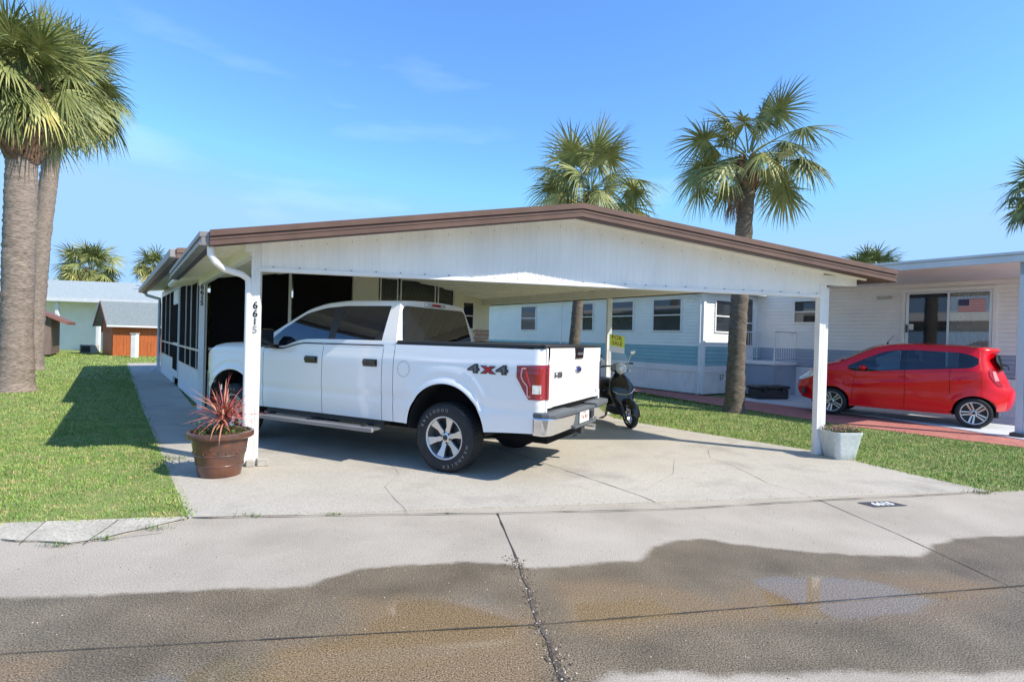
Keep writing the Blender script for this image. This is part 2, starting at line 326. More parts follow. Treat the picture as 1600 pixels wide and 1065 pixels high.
# road: a fine patch that carries the wet marks, coarse sheets round it, one mesh
def poly_sd(P, poly):                    # signed distance (inside positive) of points P to polygon
    poly = np.array([[p[0], p[1]] for p in poly]); n = len(poly); d = np.full(len(P), 1e9); ins = np.zeros(len(P), bool)
    for i in range(n):
        a, b = poly[i], poly[(i+1) % n]; ab = b-a; t = np.clip(((P-a) @ ab)/max(ab @ ab, 1e-9), 0, 1)
        d = np.minimum(d, np.linalg.norm(P - a - t[:, None]*ab, axis=1))
        c = ((a[1] > P[:, 1]) != (b[1] > P[:, 1])) & (P[:, 0] < (b[0]-a[0])*(P[:, 1]-a[1])/(b[1]-a[1] + 1e-12) + a[0]); ins ^= c
    return np.where(ins, d, -d)
U0, U1, V0, V1 = -7., 13., 0., 4.; st = .04; nu = int((U1-U0)/st)+1; nv = int((V1-V0)/st)+1
uu, vv = np.meshgrid(np.linspace(U0, U1, nu), np.linspace(V0, V1, nv)); uu = uu.ravel(); vv = vv.ravel()
X = RO.x + E1.x*uu + EN.x*vv; Y = RO.y + E1.y*uu + EN.y*vv; P2 = np.stack([X, Y], 1)
ids = np.arange(nu*nv).reshape(nv, nu); q = np.stack([ids[1:, :-1].ravel(), ids[1:, 1:].ravel(), ids[:-1, 1:].ravel(), ids[:-1, :-1].ravel()], 1)
vs = [tuple(a) for a in np.stack([X, Y, 0*X], 1)]; fs = [tuple(a) for a in q.tolist()]
rmb = MB(); rmb.v = vs; rmb.f = fs; rmb.mi = [0]*len(fs)
for a, b, c, d in ((-300, U0, 0, 4), (U1, 300, 0, 4), (-300, 300, 4, 9.5)):
    rmb.add([rd(a, d), rd(b, d), rd(b, c), rd(a, c)], [(0, 1, 2, 3)], 0)
PX = lambda L: [gp(*p) for p in L]
wetp = [(-150, 940), (0, 932), (110, 930), (200, 925), (290, 921), (430, 917), (480, 913), (560, 888), (640, 880), (720, 877), (790, 880), (830, 886), (880, 883), (1000, 873), (1020, 852), (1060, 843), (1100, 841), (1160, 850), (1230, 858), (1340, 866), (1440, 868), (1460, 848), (1510, 838), (1600, 836), (1750, 840), (1750, 1040), (1600, 1050), (1500, 1056), (1330, 1050), (1230, 1054), (1110, 1056), (1040, 1050), (960, 1054), (900, 1085), (880, 1200), (-300, 1200)]
och = [[(860, 905), (950, 900), (1060, 915), (1130, 935), (1170, 905), (1290, 895), (1480, 900), (1560, 915), (1560, 945), (1480, 962), (1330, 970), (1200, 975), (1050, 985), (960, 1000), (880, 985)], [(520, 935), (640, 930), (740, 940), (850, 960), (860, 1200), (300, 1200), (420, 1010), (560, 975)], [(-100, 1028), (70, 1020), (110, 1035), (30, 1075), (-100, 1080)]]
poo = [[(1150, 897), (1290, 893), (1440, 915), (1545, 935), (1430, 965), (1300, 975), (1210, 972), (1180, 940)], [(600, 930), (760, 925), (835, 955), (828, 1010), (700, 1040), (300, 1100), (100, 1090), (400, 1015), (560, 985)], [(880, 935), (1000, 930), (1080, 950), (1050, 975), (900, 985)]]
at = {'wet': poly_sd(P2, PX(wetp))}
for nm, L in (('ochre', och), ('pool', poo)):
    a = np.full(len(P2), -9.)
    for pl in L: a = np.maximum(a, poly_sd(P2, PX(pl)))
    at[nm] = a
# joints in the road
jb = []
def J(pts, wd, mi, jit=0, z=.003): ribbon(rmb, [gp(*p) for p in pts], wd, z, jit, mi)
J([(777, 802), (806, 870), (846, 975), (880, 1075), (905, 1150)], .014, 1, .002)
J([(812, 880), (835, 950), (862, 1010), (888, 1075), (915, 1150)], .022, 3, .012, .0045)
J([(-80, 1027), (0, 1022), (845, 976), (1600, 915), (1800, 899)], .008, 1, .001, .006)
J([(1280, 781), (1400, 833), (1600, 926), (1700, 975)], .006, 1, .001)
J([(491, 915), (475, 955), (458, 996)], .006, 2, .004)
J([(255, 832), (95, 852), (80, 856)], .006, 2, .004)
J([(0, 845), (60, 847), (110, 850), (160, 842), (230, 826), (290, 812)], .012, 1, .01, .012)
# kerb-side apron strip of older concrete beside the lawn
road = rmb.build('road', ['road', 'joint', 'crack', 'rubble'])
nf = len(uu)
for nm, a in at.items():
    A = road.data.attributes.new(nm, 'FLOAT', 'POINT'); full = np.full(len(road.data.vertices), -1.); full[:nf] = np.clip(a, -1, 1); A.data.foreach_set('value', full.astype(np.float32))
tag(road, kind='structure')
ap = MB()
apo = [rd(-14, 0), rd(0, 0), *PX([(285, 813), (230, 826), (160, 842), (110, 850), (60, 846), (0, 845)]), rd(-6, .75), rd(-14, .7)]
apo = [rd(-14, -.04), rd(-.02, -.04)] + [Vector((p.x, p.y, 0)) for p in apo[2:]]
ap.prism([(p.x, p.y) for p in apo], -.02, .009)
ribbon(ap, PX([(72, 815), (30, 852)]), .007, .0115, .006, 1); ribbon(ap, PX([(185, 814), (130, 852)]), .007, .0115, .006, 1)
tag(ap.build('roadside_apron', ['apron', 'joint']), kind='structure')

# driveway and side walk: one sheet
LW = PX([(198, 568), (223, 640), (262, 735), (295, 810)])
far = [Vector((-16.6, 23.9, 0)), Vector((-14.6, 24.6, 0))]
edgeR = PX([(1545, 768), (1421, 741), (1340, 722), (1276, 706), (1190, 692), (1100, 678), (1010, 663), (960, 654), (930, 640)])
dpoly = [rd(0, 0)] + edgeR[0:] + [Vector((1.2, 12.8, 0)), Vector((-.5, 14.8, 0)), Vector((-6.2, 10.8, 0)), Vector((-13.0, 20.6, 0))] + far[::-1] + [LW[0], LW[1], LW[2]]
dm = MB(); dm.prism([(p.x, p.y) for p in dpoly], -.02, .012)
def JD(pts, wd, jit=0, mi=1): ribbon(dm, [gp(*p, .012) for p in pts], wd, .0145, jit, mi)
JD([(1045, 793), (1000, 774), (900, 740), (780, 700), (700, 675), (600, 650)], .007, .002)
JD([(1280, 781), (1240, 765), (1200, 755), (1175, 742), (1140, 725), (1110, 715), (1050, 717), (960, 712)], .004, .008, 2)
JD([(1110, 715), (1105, 702), (1150, 690)], .004, .008, 2); JD([(1055, 718), (1050, 740), (1010, 765)], .003, .01, 2)
JD([(640, 805), (600, 760), (625, 740), (590, 705), (610, 690)], .003, .012, 2)
JD([(300, 808), (420, 806), (600, 803), (777, 801), (1040, 795), (1280, 781), (1400, 775), (1545, 768)], .012, .006)
JD([(232, 652), (300, 652)], .008); JD([(250, 717), (389, 708), (520, 690)], .005, .003); JD([(208, 595), (262, 597)], .008)
tag(dm.build('driveway', ['drive', 'joint', 'crack']), kind='structure')
for (px, py, r) in ((430, 829, .05), (628, 826, .035), (760, 832, .035), (834, 843, .03)):
    pass

# neighbour's pink paver strip and painted slab
NA = gp(1096, 617); NQ = Vector((-.567, .824, 0)); NP = Vector((.824, .567, 0))
inner = PX([(1000, 607), (1096, 619), (1276, 639), (1440, 663), (1584, 686.5)]); inner.append(inner[-1] + (inner[-1]-inner[-2]).normalized()*1.6)
outer = PX([(1000, 613), (1100, 630.5), (1274, 658), (1340, 668), (1480, 686), (1600, 700.5)]); outer.append(outer[-1] + (outer[-1]-outer[-2]).normalized()*1.15)
pv = MB(); bk = [p + NQ*9 for p in (outer[0], inner[0])]
nI = [inner[0]]
for o_ in outer[1:-1]:                      # matching points on the slab side of the strip
    best = None
    for p0_, p1_ in zip(inner, inner[1:]):
        for k in range(21):
            c_ = p0_.lerp(p1_, k/20)
            if best is None or (c_-o_).length < (best-o_).length: best = c_
    nI.append(best)
nI.append(outer[-1] + (inner[-1]-outer[-1]).normalized()*(nI[-1]-outer[-2]).length)
out2 = [bk[0]] + outer; in2 = [bk[1]] + nI
for i in range(len(out2)-1): 
    q_ = [out2[i], out2[i+1], in2[i+1], in2[i]]; pv.add([Vector((p.x, p.y, .02)) for p in q_] + [Vector((out2[i].x, out2[i].y, -.02)), Vector((out2[i+1].x, out2[i+1].y, -.02))], [(0, 1, 2, 3), (4, 5, 1, 0)])
tag(pv.build('paver_path', 'paver'), kind='structure')
sl = MB(); far_ = [p + NP*9.5 for p in nI]
for i in range(1, len(nI)-1):
    if i == 1: far_[i] = NA + NP*9.5
    q_ = [nI[i], nI[i+1], far_[i+1], far_[i]]; sl.add([Vector((p.x, p.y, .035)) for p in q_] + [Vector((nI[i].x, nI[i].y, -.02)), Vector((nI[i+1].x, nI[i+1].y, -.02))], [(0, 1, 2, 3), (4, 5, 1, 0)])
tag(sl.build('carport_slab', 'slab'), kind='structure')

# lawns
lawnL = [LW[0], LW[1], LW[2], rd(-.02, -.04), rd(-40, -.04), Vector((-60, 35, 0)), Vector((-22, 45, 0)), Vector((-13, 30, 0))]
lawnR = [edgeR[i] for i in range(len(edgeR))][::-1] + [rd(12.3, -.03), outer[-1], *outer[::-1][1:], bk[0], Vector((1.5, 26, 0)), Vector((-.4, 16, 0)), Vector((1.2, 12.8, 0))]
lawn = MB()
for L in (lawnL, lawnR): lawn.prism([(p.x, p.y) for p in L], -.02, .010)
tag(lawn.build('lawn_ground', 'turf'), kind='structure')

def grass(regions, name):
    V = []; 
    for poly, (x0, x1, y0, y1), dens, hh, ww in regions:
        n = int((x1-x0)*(y1-y0)*dens); P = np.stack([rng.uniform(x0, x1, n), rng.uniform(y0, y1, n)], 1)
        sd_ = poly_sd(P, poly); P = P[sd_ > .0 - rng.uniform(0, .075, len(P))*(rng.random(len(P)) < .6)]
        # camera cone only
        P = P[(np.abs(P[:, 0]) < 1.0*P[:, 1] + .6)]; n = len(P)
        f = np.array([noise.noise(Vector((p[0]*1.3, p[1]*1.3, 0))) for p in P]) ; h = hh*(.8 + .5*f)*rng.uniform(.5, 1.3, n); a = rng.uniform(0, 6.283, n); b = a + rng.uniform(.9, 2.2, n); ln = h*rng.uniform(.2, 1.1, n)
        wv = ww*rng.uniform(.6, 1.3, n)
        p0 = np.stack([P[:, 0] - np.cos(a)*wv, P[:, 1] - np.sin(a)*wv, np.full(n, .008)], 1); p1 = np.stack([P[:, 0] + np.cos(a)*wv, P[:, 1] + np.sin(a)*wv, np.full(n, .008)], 1)
        p2 = np.stack([P[:, 0] + np.cos(b)*ln, P[:, 1] + np.sin(b)*ln, .01 + h], 1); V.append(np.stack([p0, p1, p2], 1).reshape(-1, 3))
    V = np.concatenate(V); n = len(V)//3; me = bpy.data.meshes.new(name)
    me.vertices.add(len(V)); me.vertices.foreach_set('co', V.ravel().astype(np.float32)); me.loops.add(n*3); me.loops.foreach_set('vertex_index', np.arange(n*3, dtype=np.int32))
    me.polygons.add(n); me.polygons.foreach_set('loop_start', np.arange(0, n*3, 3, dtype=np.int32)); me.update(); me.validate()
    m = mat('grass_blade', (.25, .38, .075), .6, c2=(.11, .215, .042), vs=1.9, vdet=9, spec=.3); t = m.node_tree
    # straw-coloured dry blades in patches
    p = t.nodes['Principled BSDF']; src = p.inputs['Base Color'].links[0].from_socket
    n4 = nd(t, 'ShaderNodeTexNoise'); n4.inputs['Scale'].default_value = 7; n4.inputs['Detail'].default_value = 6; tcn = nd(t, 'ShaderNodeTexCoord'); t.links.new(tcn.outputs['Object'], n4.inputs[0])
    r5 = nd(t, 'ShaderNodeMapRange'); r5.inputs[1].default_value = .47; r5.inputs[2].default_value = .66; r5.inputs[4].default_value = .9; t.links.new(n4.outputs[0], r5.inputs[0])
    m5 = nd(t, 'ShaderNodeMixRGB'); m5.inputs[2].default_value = (.46, .38, .17, 1); t.links.new(r5.outputs[0], m5.inputs[0]); t.links.new(src, m5.inputs[1]); t.links.new(m5.outputs[0], p.inputs['Base Color'])
    me.materials.append(m); o = bpy.data.objects.new(name, me); col.objects.link(o)
    tag(o, kind='stuff', label='short green lawn grass with dry straw patches around the driveway', cat='grass'); return o
grass([(lawnL, (-9, -2, 3.5, 9), 2800, .030, .0050), (lawnL, (-17, -3, 9, 16), 900, .036, .008), (lawnL, (-26, -6, 16, 34), 170, .05, .018),
       (lawnR, (1.5, 9, 5.5, 9.5), 2800, .030, .0050), (lawnR, (1, 12, 9.5, 13), 1300, .04, .006), (lawnR, (-1, 9, 13, 24), 350, .045, .012)], 'grass')
# tufts growing out of the joints
tf = MB()
for px, py, s in ((395, 806, .05), (520, 804, .04), (88, 852, .05), (243, 826, .06), (165, 842, .05), (262, 715, .10), (268, 718, .09), (700, 802, .02), (1530, 769, .06), (1536, 771, .05)):
    c = gp(px, py, .01)
    for k in range(40):
        a = random.uniform(0, 6.28); o = c + Vector((random.gauss(0, s*1.2), random.gauss(0, s*.25), 0)); h = random.uniform(.3, 1)*s; d = Vector((math.cos(a), math.sin(a), 0))
        tf.add([o - d.cross(Vector((0, 0, 1)))*.003, o + d.cross(Vector((0, 0, 1)))*.003, o + d*h*.6 + Vector((0, 0, h))], [(0, 1, 2)])
tag(tf.build('weeds', 'leaf'), kind='stuff', label='small green weeds growing out of the pavement joints', cat='weeds')

# loose grit and crumbled concrete on the road, thick along the broken joint
gv = MB()
def pebble(c, r, mi):
    o = [Vector((math.cos(a)*r*random.uniform(.7, 1.2), math.sin(a)*r*random.uniform(.7, 1.2), 0)) for a in (0, 1.3, 2.5, 3.8, 5.1)]; t = Vector((0, 0, r*random.uniform(.4, .9)))
    gv.add([c + v for v in o] + [c + v*.45 + t for v in o], [(i, (i+1) % 5, (i+1) % 5+5, i+5) for i in range(5)] + [(5, 6, 7, 8, 9)], mi)
ck = PX([(800, 870), (812, 890), (835, 955), (862, 1015), (888, 1075), (915, 1150)])
for k in range(650):
    i = random.randrange(len(ck)-1); c = ck[i].lerp(ck[i+1], random.random()) + Vector((random.gauss(0, .035), random.gauss(0, .02), .003)); pebble(c, random.uniform(.002, .007), random.choice((0, 0, 1, 2)))
for k in range(1500):
    c = rd(random.uniform(-4, 8), random.uniform(.05, 3.2), .001); pebble(c, random.uniform(.0015, .0045), random.choice((0, 1, 2, 2)))
for k in range(160):
    c = rd(random.uniform(-2, 7.8), random.gauss(0, .05), .014); pebble(c, random.uniform(.002, .006), random.choice((0, 1)))
M['grit_l'] = mat('grit_light', (.55, .50, .43), .9); M['grit_b'] = mat('grit_brown', (.20, .14, .095), .9); M['grit_g'] = mat('grit_grey', (.30, .28, .25), .9)
tag(gv.build('gravel', ['rubble', 'grit_b', 'grit_l']), kind='stuff', label='loose grit and crumbled concrete along the road joints', cat='gravel')
# ------------------------------------------------------------------ the carport
O0 = V2(gp(389, 727)); FRp = V2(gp(1276, 711)); ALEN = (FRp - O0).length
def W(a, t, z=0): p = E1*a + E2*t; return Vector((p.x, p.y, z))       # local to the carport's root
AL, AR, RA, TF, TB = -.52, 8.03, 3.55, -.475, 7.6
ZL, ZR, ZK = 2.57, 2.585, 3.155
def zt(a): return ZL + (ZK-ZL)*(a-AL)/(RA-AL) if a < RA else ZK - (ZK-ZR)*(a-RA)/(AR-RA)
cp = empty('carport', O0, label='open white carport with brown edged gable roof over the driveway', cat='carport')
WB = lambda p: W(p.x, p.y, p.z)
# roof panels, ribbed
rf = MB()
def roofsheet(mb, a0, a1, t0, t1, zf, th=.07, mi=0):
    vs = [W(a, t, zf(a)+dz) for dz in (-th, 0) for a, t in ((a0, t0), (a1, t0), (a1, t1), (a0, t1))]
    mb.add(vs, [(3, 2, 1, 0), (4, 5, 6, 7), (0, 1, 5, 4), (1, 2, 6, 5), (2, 3, 7, 6), (3, 0, 4, 7)], mi)
roofsheet(rf, AL+.05, RA, TF+.03, TB, lambda a: zt(a)-.03); roofsheet(rf, RA, AR-.05, TF+.03, 9.9, lambda a: zt(a)-.03)
k = TF + .3
while k < 9.8:
    for a0, a1 in (((AL+.06, RA-.01), (RA+.01, AR-.06)) if k < TB else ((RA+.01, AR-.06),)):
        vs = [W(a, t, zt(a)-.10+dz) for dz in (-.022, 0) for a, t in ((a0, k), (a1, k), (a1, k+.03), (a0, k+.03))]
        rf.add(vs, [(3, 2, 1, 0), (0, 1, 5, 4), (1, 2, 6, 5), (2, 3, 7, 6), (3, 0, 4, 7)])
    k += .305
rf.build('roof', 'ceil', cp)
# front fascia: stepped brown profile, shade of groove and lower lip painted dark brown
fa = MB()
def fasc(mb, a0, a1, t0, t1, zo0, zo1, mi=0):
    vs = [W(a, t, zt(a)+z) for z in (zo0, zo1) for a, t in ((a0, t0), (a1, t0), (a1, t1), (a0, t1))]
    mb.add(vs, [(3, 2, 1, 0), (4, 5, 6, 7), (0, 1, 5, 4), (1, 2, 6, 5), (2, 3, 7, 6), (3, 0, 4, 7)], mi)
for a0, a1 in ((AL, RA), (RA, AR)):
    fasc(fa, a0, a1, TF-.035, TF+.03, -.052, .012, 0); fasc(fa, a0, a1, TF-.012, TF+.03, -.072, -.052, 1)
    fasc(fa, a0, a1, TF-.025, TF+.03, -.092, -.072, 0); fasc(fa, a0, a1, TF-.018, TF+.03, -.125, -.092, 0); fasc(fa, a0, a1, TF-.03, TF+.03, -.150, -.125, 0); fasc(fa, a0, a1, TF-.015, TF+.10, -.158, -.150, 1)
fa.build('front_fascia', ['brown', 'brown_d'], cp)
# side fascia / gutters
gu = MB()
vs = lambda a0, a1, t0, t1, z0, z1: [W(a, t, z) for z in (z0, z1) for a, t in ((a0, t0), (a1, t0), (a1, t1), (a0, t1))]
BF = [(3, 2, 1, 0), (4, 5, 6, 7), (0, 1, 5, 4), (1, 2, 6, 5), (2, 3, 7, 6), (3, 0, 4, 7)]
gu.add(vs(AL-.10, AL, TF+.01, 4.6, ZL-.06, ZL-.002), BF); gu.add(vs(AL-.08, AL, TF+.012, 4.6, ZL-.15, ZL-.06), BF); gu.add(vs(AL-.102, AL-.08, TF+.012, 4.6, ZL-.15, ZL-.12), BF)
gu.build('gutter', 'gutter', cp, bevel=.006)
g2 = MB(); g2.add(vs(AL, AL+.06, TF+.10, 4.6, ZL-.155, ZL-.125), BF); g2.add(vs(AR-.04, AR+.01, TF+.03, 9.9, ZR-.155, ZR-.005), BF); g2.build('side_trim', 'brown_d', cp)
# gable panel: standing ribs
ga = MB(); a = .02; zb_ = 2.262; n = int((ALEN)/.0765)
for i in range(n):
    a0 = .02 + i*.0765; 
    for (p, q_, off) in ((a0, a0+.052, 0.), (a0+.052, a0+.060, .5), (a0+.060, a0+.0685, 1.), (a0+.0685, a0+.0765, 1.5)):
        o1 = {0.: 0, .5: 0, 1.: .005, 1.5: .005}[off]; o2 = {0.: 0, .5: .005, 1.: .005, 1.5: 0}[off]
        ga.add([W(p, -.03+o1*-1, zb_), W(q_, -.03-o2, zb_), W(q_, -.03-o2, zt(q_)-.10), W(p, -.03-o1, zt(p)-.10)], [(0, 1, 2, 3)])
ga.add([W(.0, .012, zb_), W(ALEN, .012, zb_), W(ALEN, .012, zt(ALEN)-.1), W(RA, .012, ZK-.1), W(0, .012, zt(0)-.1)], [(4, 3, 2, 1, 0)])
be = MB(); be.box(.04, ALEN-.02, -.055, .045, 2.215, 2.262, WB)
be.box(ALEN-.04, ALEN+.52, -.05, .05, 2.40, 2.535, WB); be.box(-.10, .06, -.05, .05, 2.43, 2.52, WB)
be.build('front_beam', 'white', cp, bevel=.004)
sb = MB(); sb.box(ALEN-.06, ALEN+.04, .05, 9.3, 2.40, 2.56, WB); sb.build('side_beam', 'ceil', cp, bevel=.004)
sb = MB(); sb.box(-.05, .05, .05, 5.5, 2.39, 2.545, WB); sb.build('side_beam', 'ceil', cp, bevel=.004)
scw = ga2 = MB()
for i in range(26):
    for zz in (2.272,): scw.ball(W(.2+i*.285, -.045, zz), (.009, .006, .009), 4)
for i in range(24): 
    aa = .5 + i*.28; scw.ball(W(aa, -.045, zt(aa)-.19), (.006, .005, .006), 4)
ga.add(scw.v, scw.f, 1); ga.build('gable_panel', ['gable', 'digit_g'], cp)
def fluted(mb, c, wd, dp, z0, z1, ax=E1, ay=EN):    # aluminium post with grooves
    fl = [(-.5, -.5), (-.2, -.5), (-.15, -.44), (-.1, -.5), (.1, -.5), (.15, -.44), (.2, -.5), (.5, -.5), (.5, .5), (.2, .5), (.15, .44), (.1, .5), (-.1, .5), (-.15, .44), (-.2, .5), (-.5, .5)]
    T = lambda p: Vector(c) + ax*p.x*wd - ay*p.y*dp + Vector((0, 0, p.z)); mb.prism(fl, z0, z1, T)
def L(px, py): return V2(gp(px, py)) - O0
for c, z1, nm in ((W(.035, 0), 2.44, 0), (W(ALEN+.0, 0), 2.40, 1), (V2(gp(947.5, 647.5)) - O0, 2.40, 2)):
    p = MB(); fluted(p, c, .095, .095, .012, z1); po = p.build('post', 'white', cp, bevel=.003)
    if nm == 0:
        d = MB()
        for i, s in enumerate('6615'):
            pos = c + EN*.0505 + E1*.004 + Vector((0, 0, 1.825 - i*.092))
            text(d, s, .112, frame(pos, E1, (0, 0, 1), EN), .006, 0 if i < 3 else 1, bold=.002)
        d.build('house_number', ['black', 'digit_g'], po)
        f = MB(); f.box(-.09, .0, -.14, -.02, .012, .085, lambda p: c + E1*p.x + E2*p.y*1 + Vector((0, 0, p.z))); f.box(.03, .15, -.12, .0, .012, .095, lambda p: c + E1*p.x + E2*p.y + Vector((0, 0, p.z))); f.build('foot_block', 'concrete_block', po, bevel=.008)
    else:
        f = MB(); f.box(-.07, .07, -.07, .07, .012, .03, lambda p: c + E1*p.x + E2*p.y + Vector((0, 0, p.z))); f.build('foot_plate', 'aluminium', po)
c5 = W(.0, 5.15); p = MB(); fluted(p, c5, .10, .08, .012, 2.42); po = p.build('post', 'white', cp, bevel=.003); d = MB()
for i, s in enumerate('6615'): text(d, s, .125, frame(c5 + EN*.046 + Vector((0, 0, 2.34 - i*.102)), E1, (0, 0, 1), EN), .006, 0, bold=.003)
d.build('house_number', ['black'], po)
# downspouts
ds = MB(); cL = W(-.055, -.045); e = W(AL+.02, TF+.09); 
ds.tube([e + Vector((0, 0, 2.44)), e + Vector((.005, 0, 2.34)), e + Vector((.05, .02, 2.26)), e.lerp(cL, .35) + Vector((0, 0, 2.20)), e.lerp(cL, .8) + Vector((0, 0, 2.165)), cL + Vector((-.01, 0, 2.12)), cL + Vector((0, 0, 2.05)), cL + Vector((0, 0, 1.0)), cL + Vector((0, 0, .10)), cL + Vector((-.0, -.05, .05))], [.036]*10, 12, sq=False)
ds.build('downspout', 'white', cp, smooth=True)
ds = MB(); cR = W(ALEN+.095, .03); fluted(ds, cR, .07, .09, .03, 2.36); ds.build('downspout', 'white', cp, bevel=.004)

# ------------------------------------------------------------------ our mobile home behind the carport
HS = V2(gp(314, 636)); HQ = Vector((-.59, .807, 0)); HP = Vector((.807, .59, 0))
hm = empty('mobile_home', HS, label='white mobile home with screened porch behind the carport and brown edged roof', cat='house')
def H(s, t, z=0): p = HP*s + HQ*t; return Vector((p.x, p.y, z))
HB = lambda p: H(p.x, p.y, p.z)
HL = 10.6
# left side: kick wall, screens, frames, door
kw = MB(); kw.box(0, .05, .0, 4.55, .0, .70, HB); kw.box(0, .05, 6.0, HL, .0, .70, HB); kw.build('wall', 'white', hm)
back = MB(); back.box(.05, 7.0, HL-.05, HL, 0, 2.9, HB); back.box(6.95, 7.0, .4, HL, 0, 2.9, HB); back.build('wall', 'beige', hm)
t0 = .10; cuts = [(.10, .92), (.98, 1.98), (2.04, 3.0), (3.06, 4.5), (6.05, 7.4), (7.46, 8.9), (8.96, 10.45)]
for a, b in cuts:
    s = MB(); s.box(.012, .022, a, b, .70, 2.62, HB); s.build('screen', 'screen', hm)
frm = MB()
for a in [0.0, .92, 1.98, 3.0, 4.5, 6.0, 7.4, 8.9, 10.45]: frm.box(-.006, .04, a, a+.05, .70, 2.64, HB)
frm.box(-.012, .042, 0, 4.55, 1.08, 1.125, HB); frm.box(-.012, .042, 6.0, HL, 1.08, 1.125, HB); frm.box(-.01, .045, 0, 4.55, .68, .705, HB); frm.box(-.01, .045, 6.0, HL, .68, .705, HB)
frm.box(-.03, .06, -.06, .10, 0, 2.72, HB); frm.box(-.01, .05, HL-.10, HL, 0, 2.72, HB); frm.box(-.01, .05, 0, HL, 2.62, 2.80, HB)
frm.build('screen_frame', 'aluminium', hm)
dr = MB(); dr.box(-.02, .03, 4.60, 5.96, .22, 2.60, HB, 0); dr.box(-.032, -.018, 4.70, 5.86, 1.16, 2.20, HB, 1); dr.box(-.032, -.018, 4.70, 5.86, .42, 1.08, HB, 1); dr.box(-.034, -.018, 4.70, 5.86, 2.24, 2.56, HB, 2)
dr.build('door', ['white', 'screen', 'siding'], hm)
ds = MB(); c = H(-.09, HL-.3); ds.tube([H(-.5, HL+.0, 2.74), H(-.45, HL-.05, 2.66), c + Vector((0, 0, 2.55)), c + Vector((0, 0, 2.4)), c + Vector((0, 0, .2)), H(-.3, HL-.45, .06)], .05, 8); ds.build('downspout', 'bluetrim', hm, smooth=True)
# front: screened porch, pillar, windows, side section
fr = MB(); fr.box(.10, 3.0, 0, .05, 0, .72, HB); fr.build('wall', 'white', hm)
for a, b in ((.12, 1.60), (1.70, 2.98)):
    s = MB(); s.box(a, b, .012, .022, 1.15, 3.1, HB); s.build('screen', 'screen', hm)
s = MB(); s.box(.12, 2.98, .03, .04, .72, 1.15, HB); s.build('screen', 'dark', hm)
la = MB(); 
for i in range(44):                                         # white lattice under the rail
    x = .1 + i*.095 - .43
    for sg in (1, -1):
        p0 = (x, .72) if sg == 1 else (x, 1.13); p1 = (x+.41, 1.13) if sg == 1 else (x+.41, .72)
        if p0[0] < .12: f = (.12-p0[0])/.41; p0 = (.12, p0[1]+(p1[1]-p0[1])*f)
        if p1[0] > 2.98: f = (2.98-p0[0])/.41; p1 = (2.98, p0[1]+(p1[1]-p0[1])*f)
        if p1[0] <= p0[0]: continue
        yy = .024 if sg == 1 else .018; dz = .016
        la.add([H(p0[0], yy, p0[1]-dz), H(p1[0], yy, p1[1]-dz), H(p1[0], yy, p1[1]+dz), H(p0[0], yy, p0[1]+dz)], [(0, 1, 2, 3)])
la.build('lattice', 'white', hm)
fm = MB(); fm.box(1.60, 1.66, -.01, .05, .72, 3.1, HB); fm.box(.1, 3.0, -.012, .045, 1.13, 1.18, HB); fm.box(.1, 3.0, -.012, .045, .70, .735, HB); fm.build('screen_frame', 'aluminium', hm)
pl = MB(); pl.box(3.0, 3.62, -.03, .10, 0, 3.2, HB, 0); pl.box(3.62, 5.98, 0, .1, 0, 1.9, HB, 0); pl.box(3.62, 5.98, 0, .1, 2.90, 3.3, HB, 0); pl.box(5.70, 5.98, -.004, .1, 1.9, 2.9, HB, 0); pl.box(5.93, 5.98, .1, .40, 0, 3.1, HB, 0)
pl.box(5.98, 7.0, .32, .40, 0, 3.0, HB, 0); pl.box(3.0, 3.04, -.04, -.03, 0, 3.2, HB, 0); pl.build('wall', 'beige', hm)
for a, b in ((3.66, 4.12), (4.18, 5.14), (5.20, 5.68)):
    wf = MB(); 
    for x0, x1, z0, z1 in ((a, b, 1.90, 1.93), (a, b, 2.86, 2.9), (a, a+.03, 1.93, 2.86), (b-.03, b, 1.93, 2.86)): wf.box(x0, x1, -.02, .04, z0, z1, HB)
    wo = wf.build('window', 'aluminium', hm); gl = MB(); gl.box(a+.03, b-.03, .015, .025, 1.93, 2.86, HB); gl.build('pane', 'glass_d', wo)
wf = MB()
for x0, x1, z0, z1 in ((6.02, 6.50, 1.72, 1.76), (6.02, 6.50, 2.44, 2.48), (6.02, 6.06, 1.76, 2.44), (6.46, 6.50, 1.76, 2.44), (6.06, 6.46, 2.08, 2.11)): wf.box(x0, x1, .29, .34, z0, z1, HB)
wo = wf.build('window', 'white', hm); gl = MB(); gl.box(6.06, 6.46, .30, .318, 1.76, 2.44, HB); gl.build('pane', 'glass_d', wo)
M['brickm'] = mat('brick_veneer', (.42, .20, .16), .8, c2=(.55, .50, .46), vs=9, stretch=(1, 1, 5))
br = MB()
for r in range(17):
    for k in range(5):
        x = 6.50 + k*.105 + (.05 if r % 2 else 0); br.box(x, min(x+.095, 7.0), .30, .322, .05+r*.10, .135+r*.10, HB)
br.build('brick_veneer', 'brickm', hm)
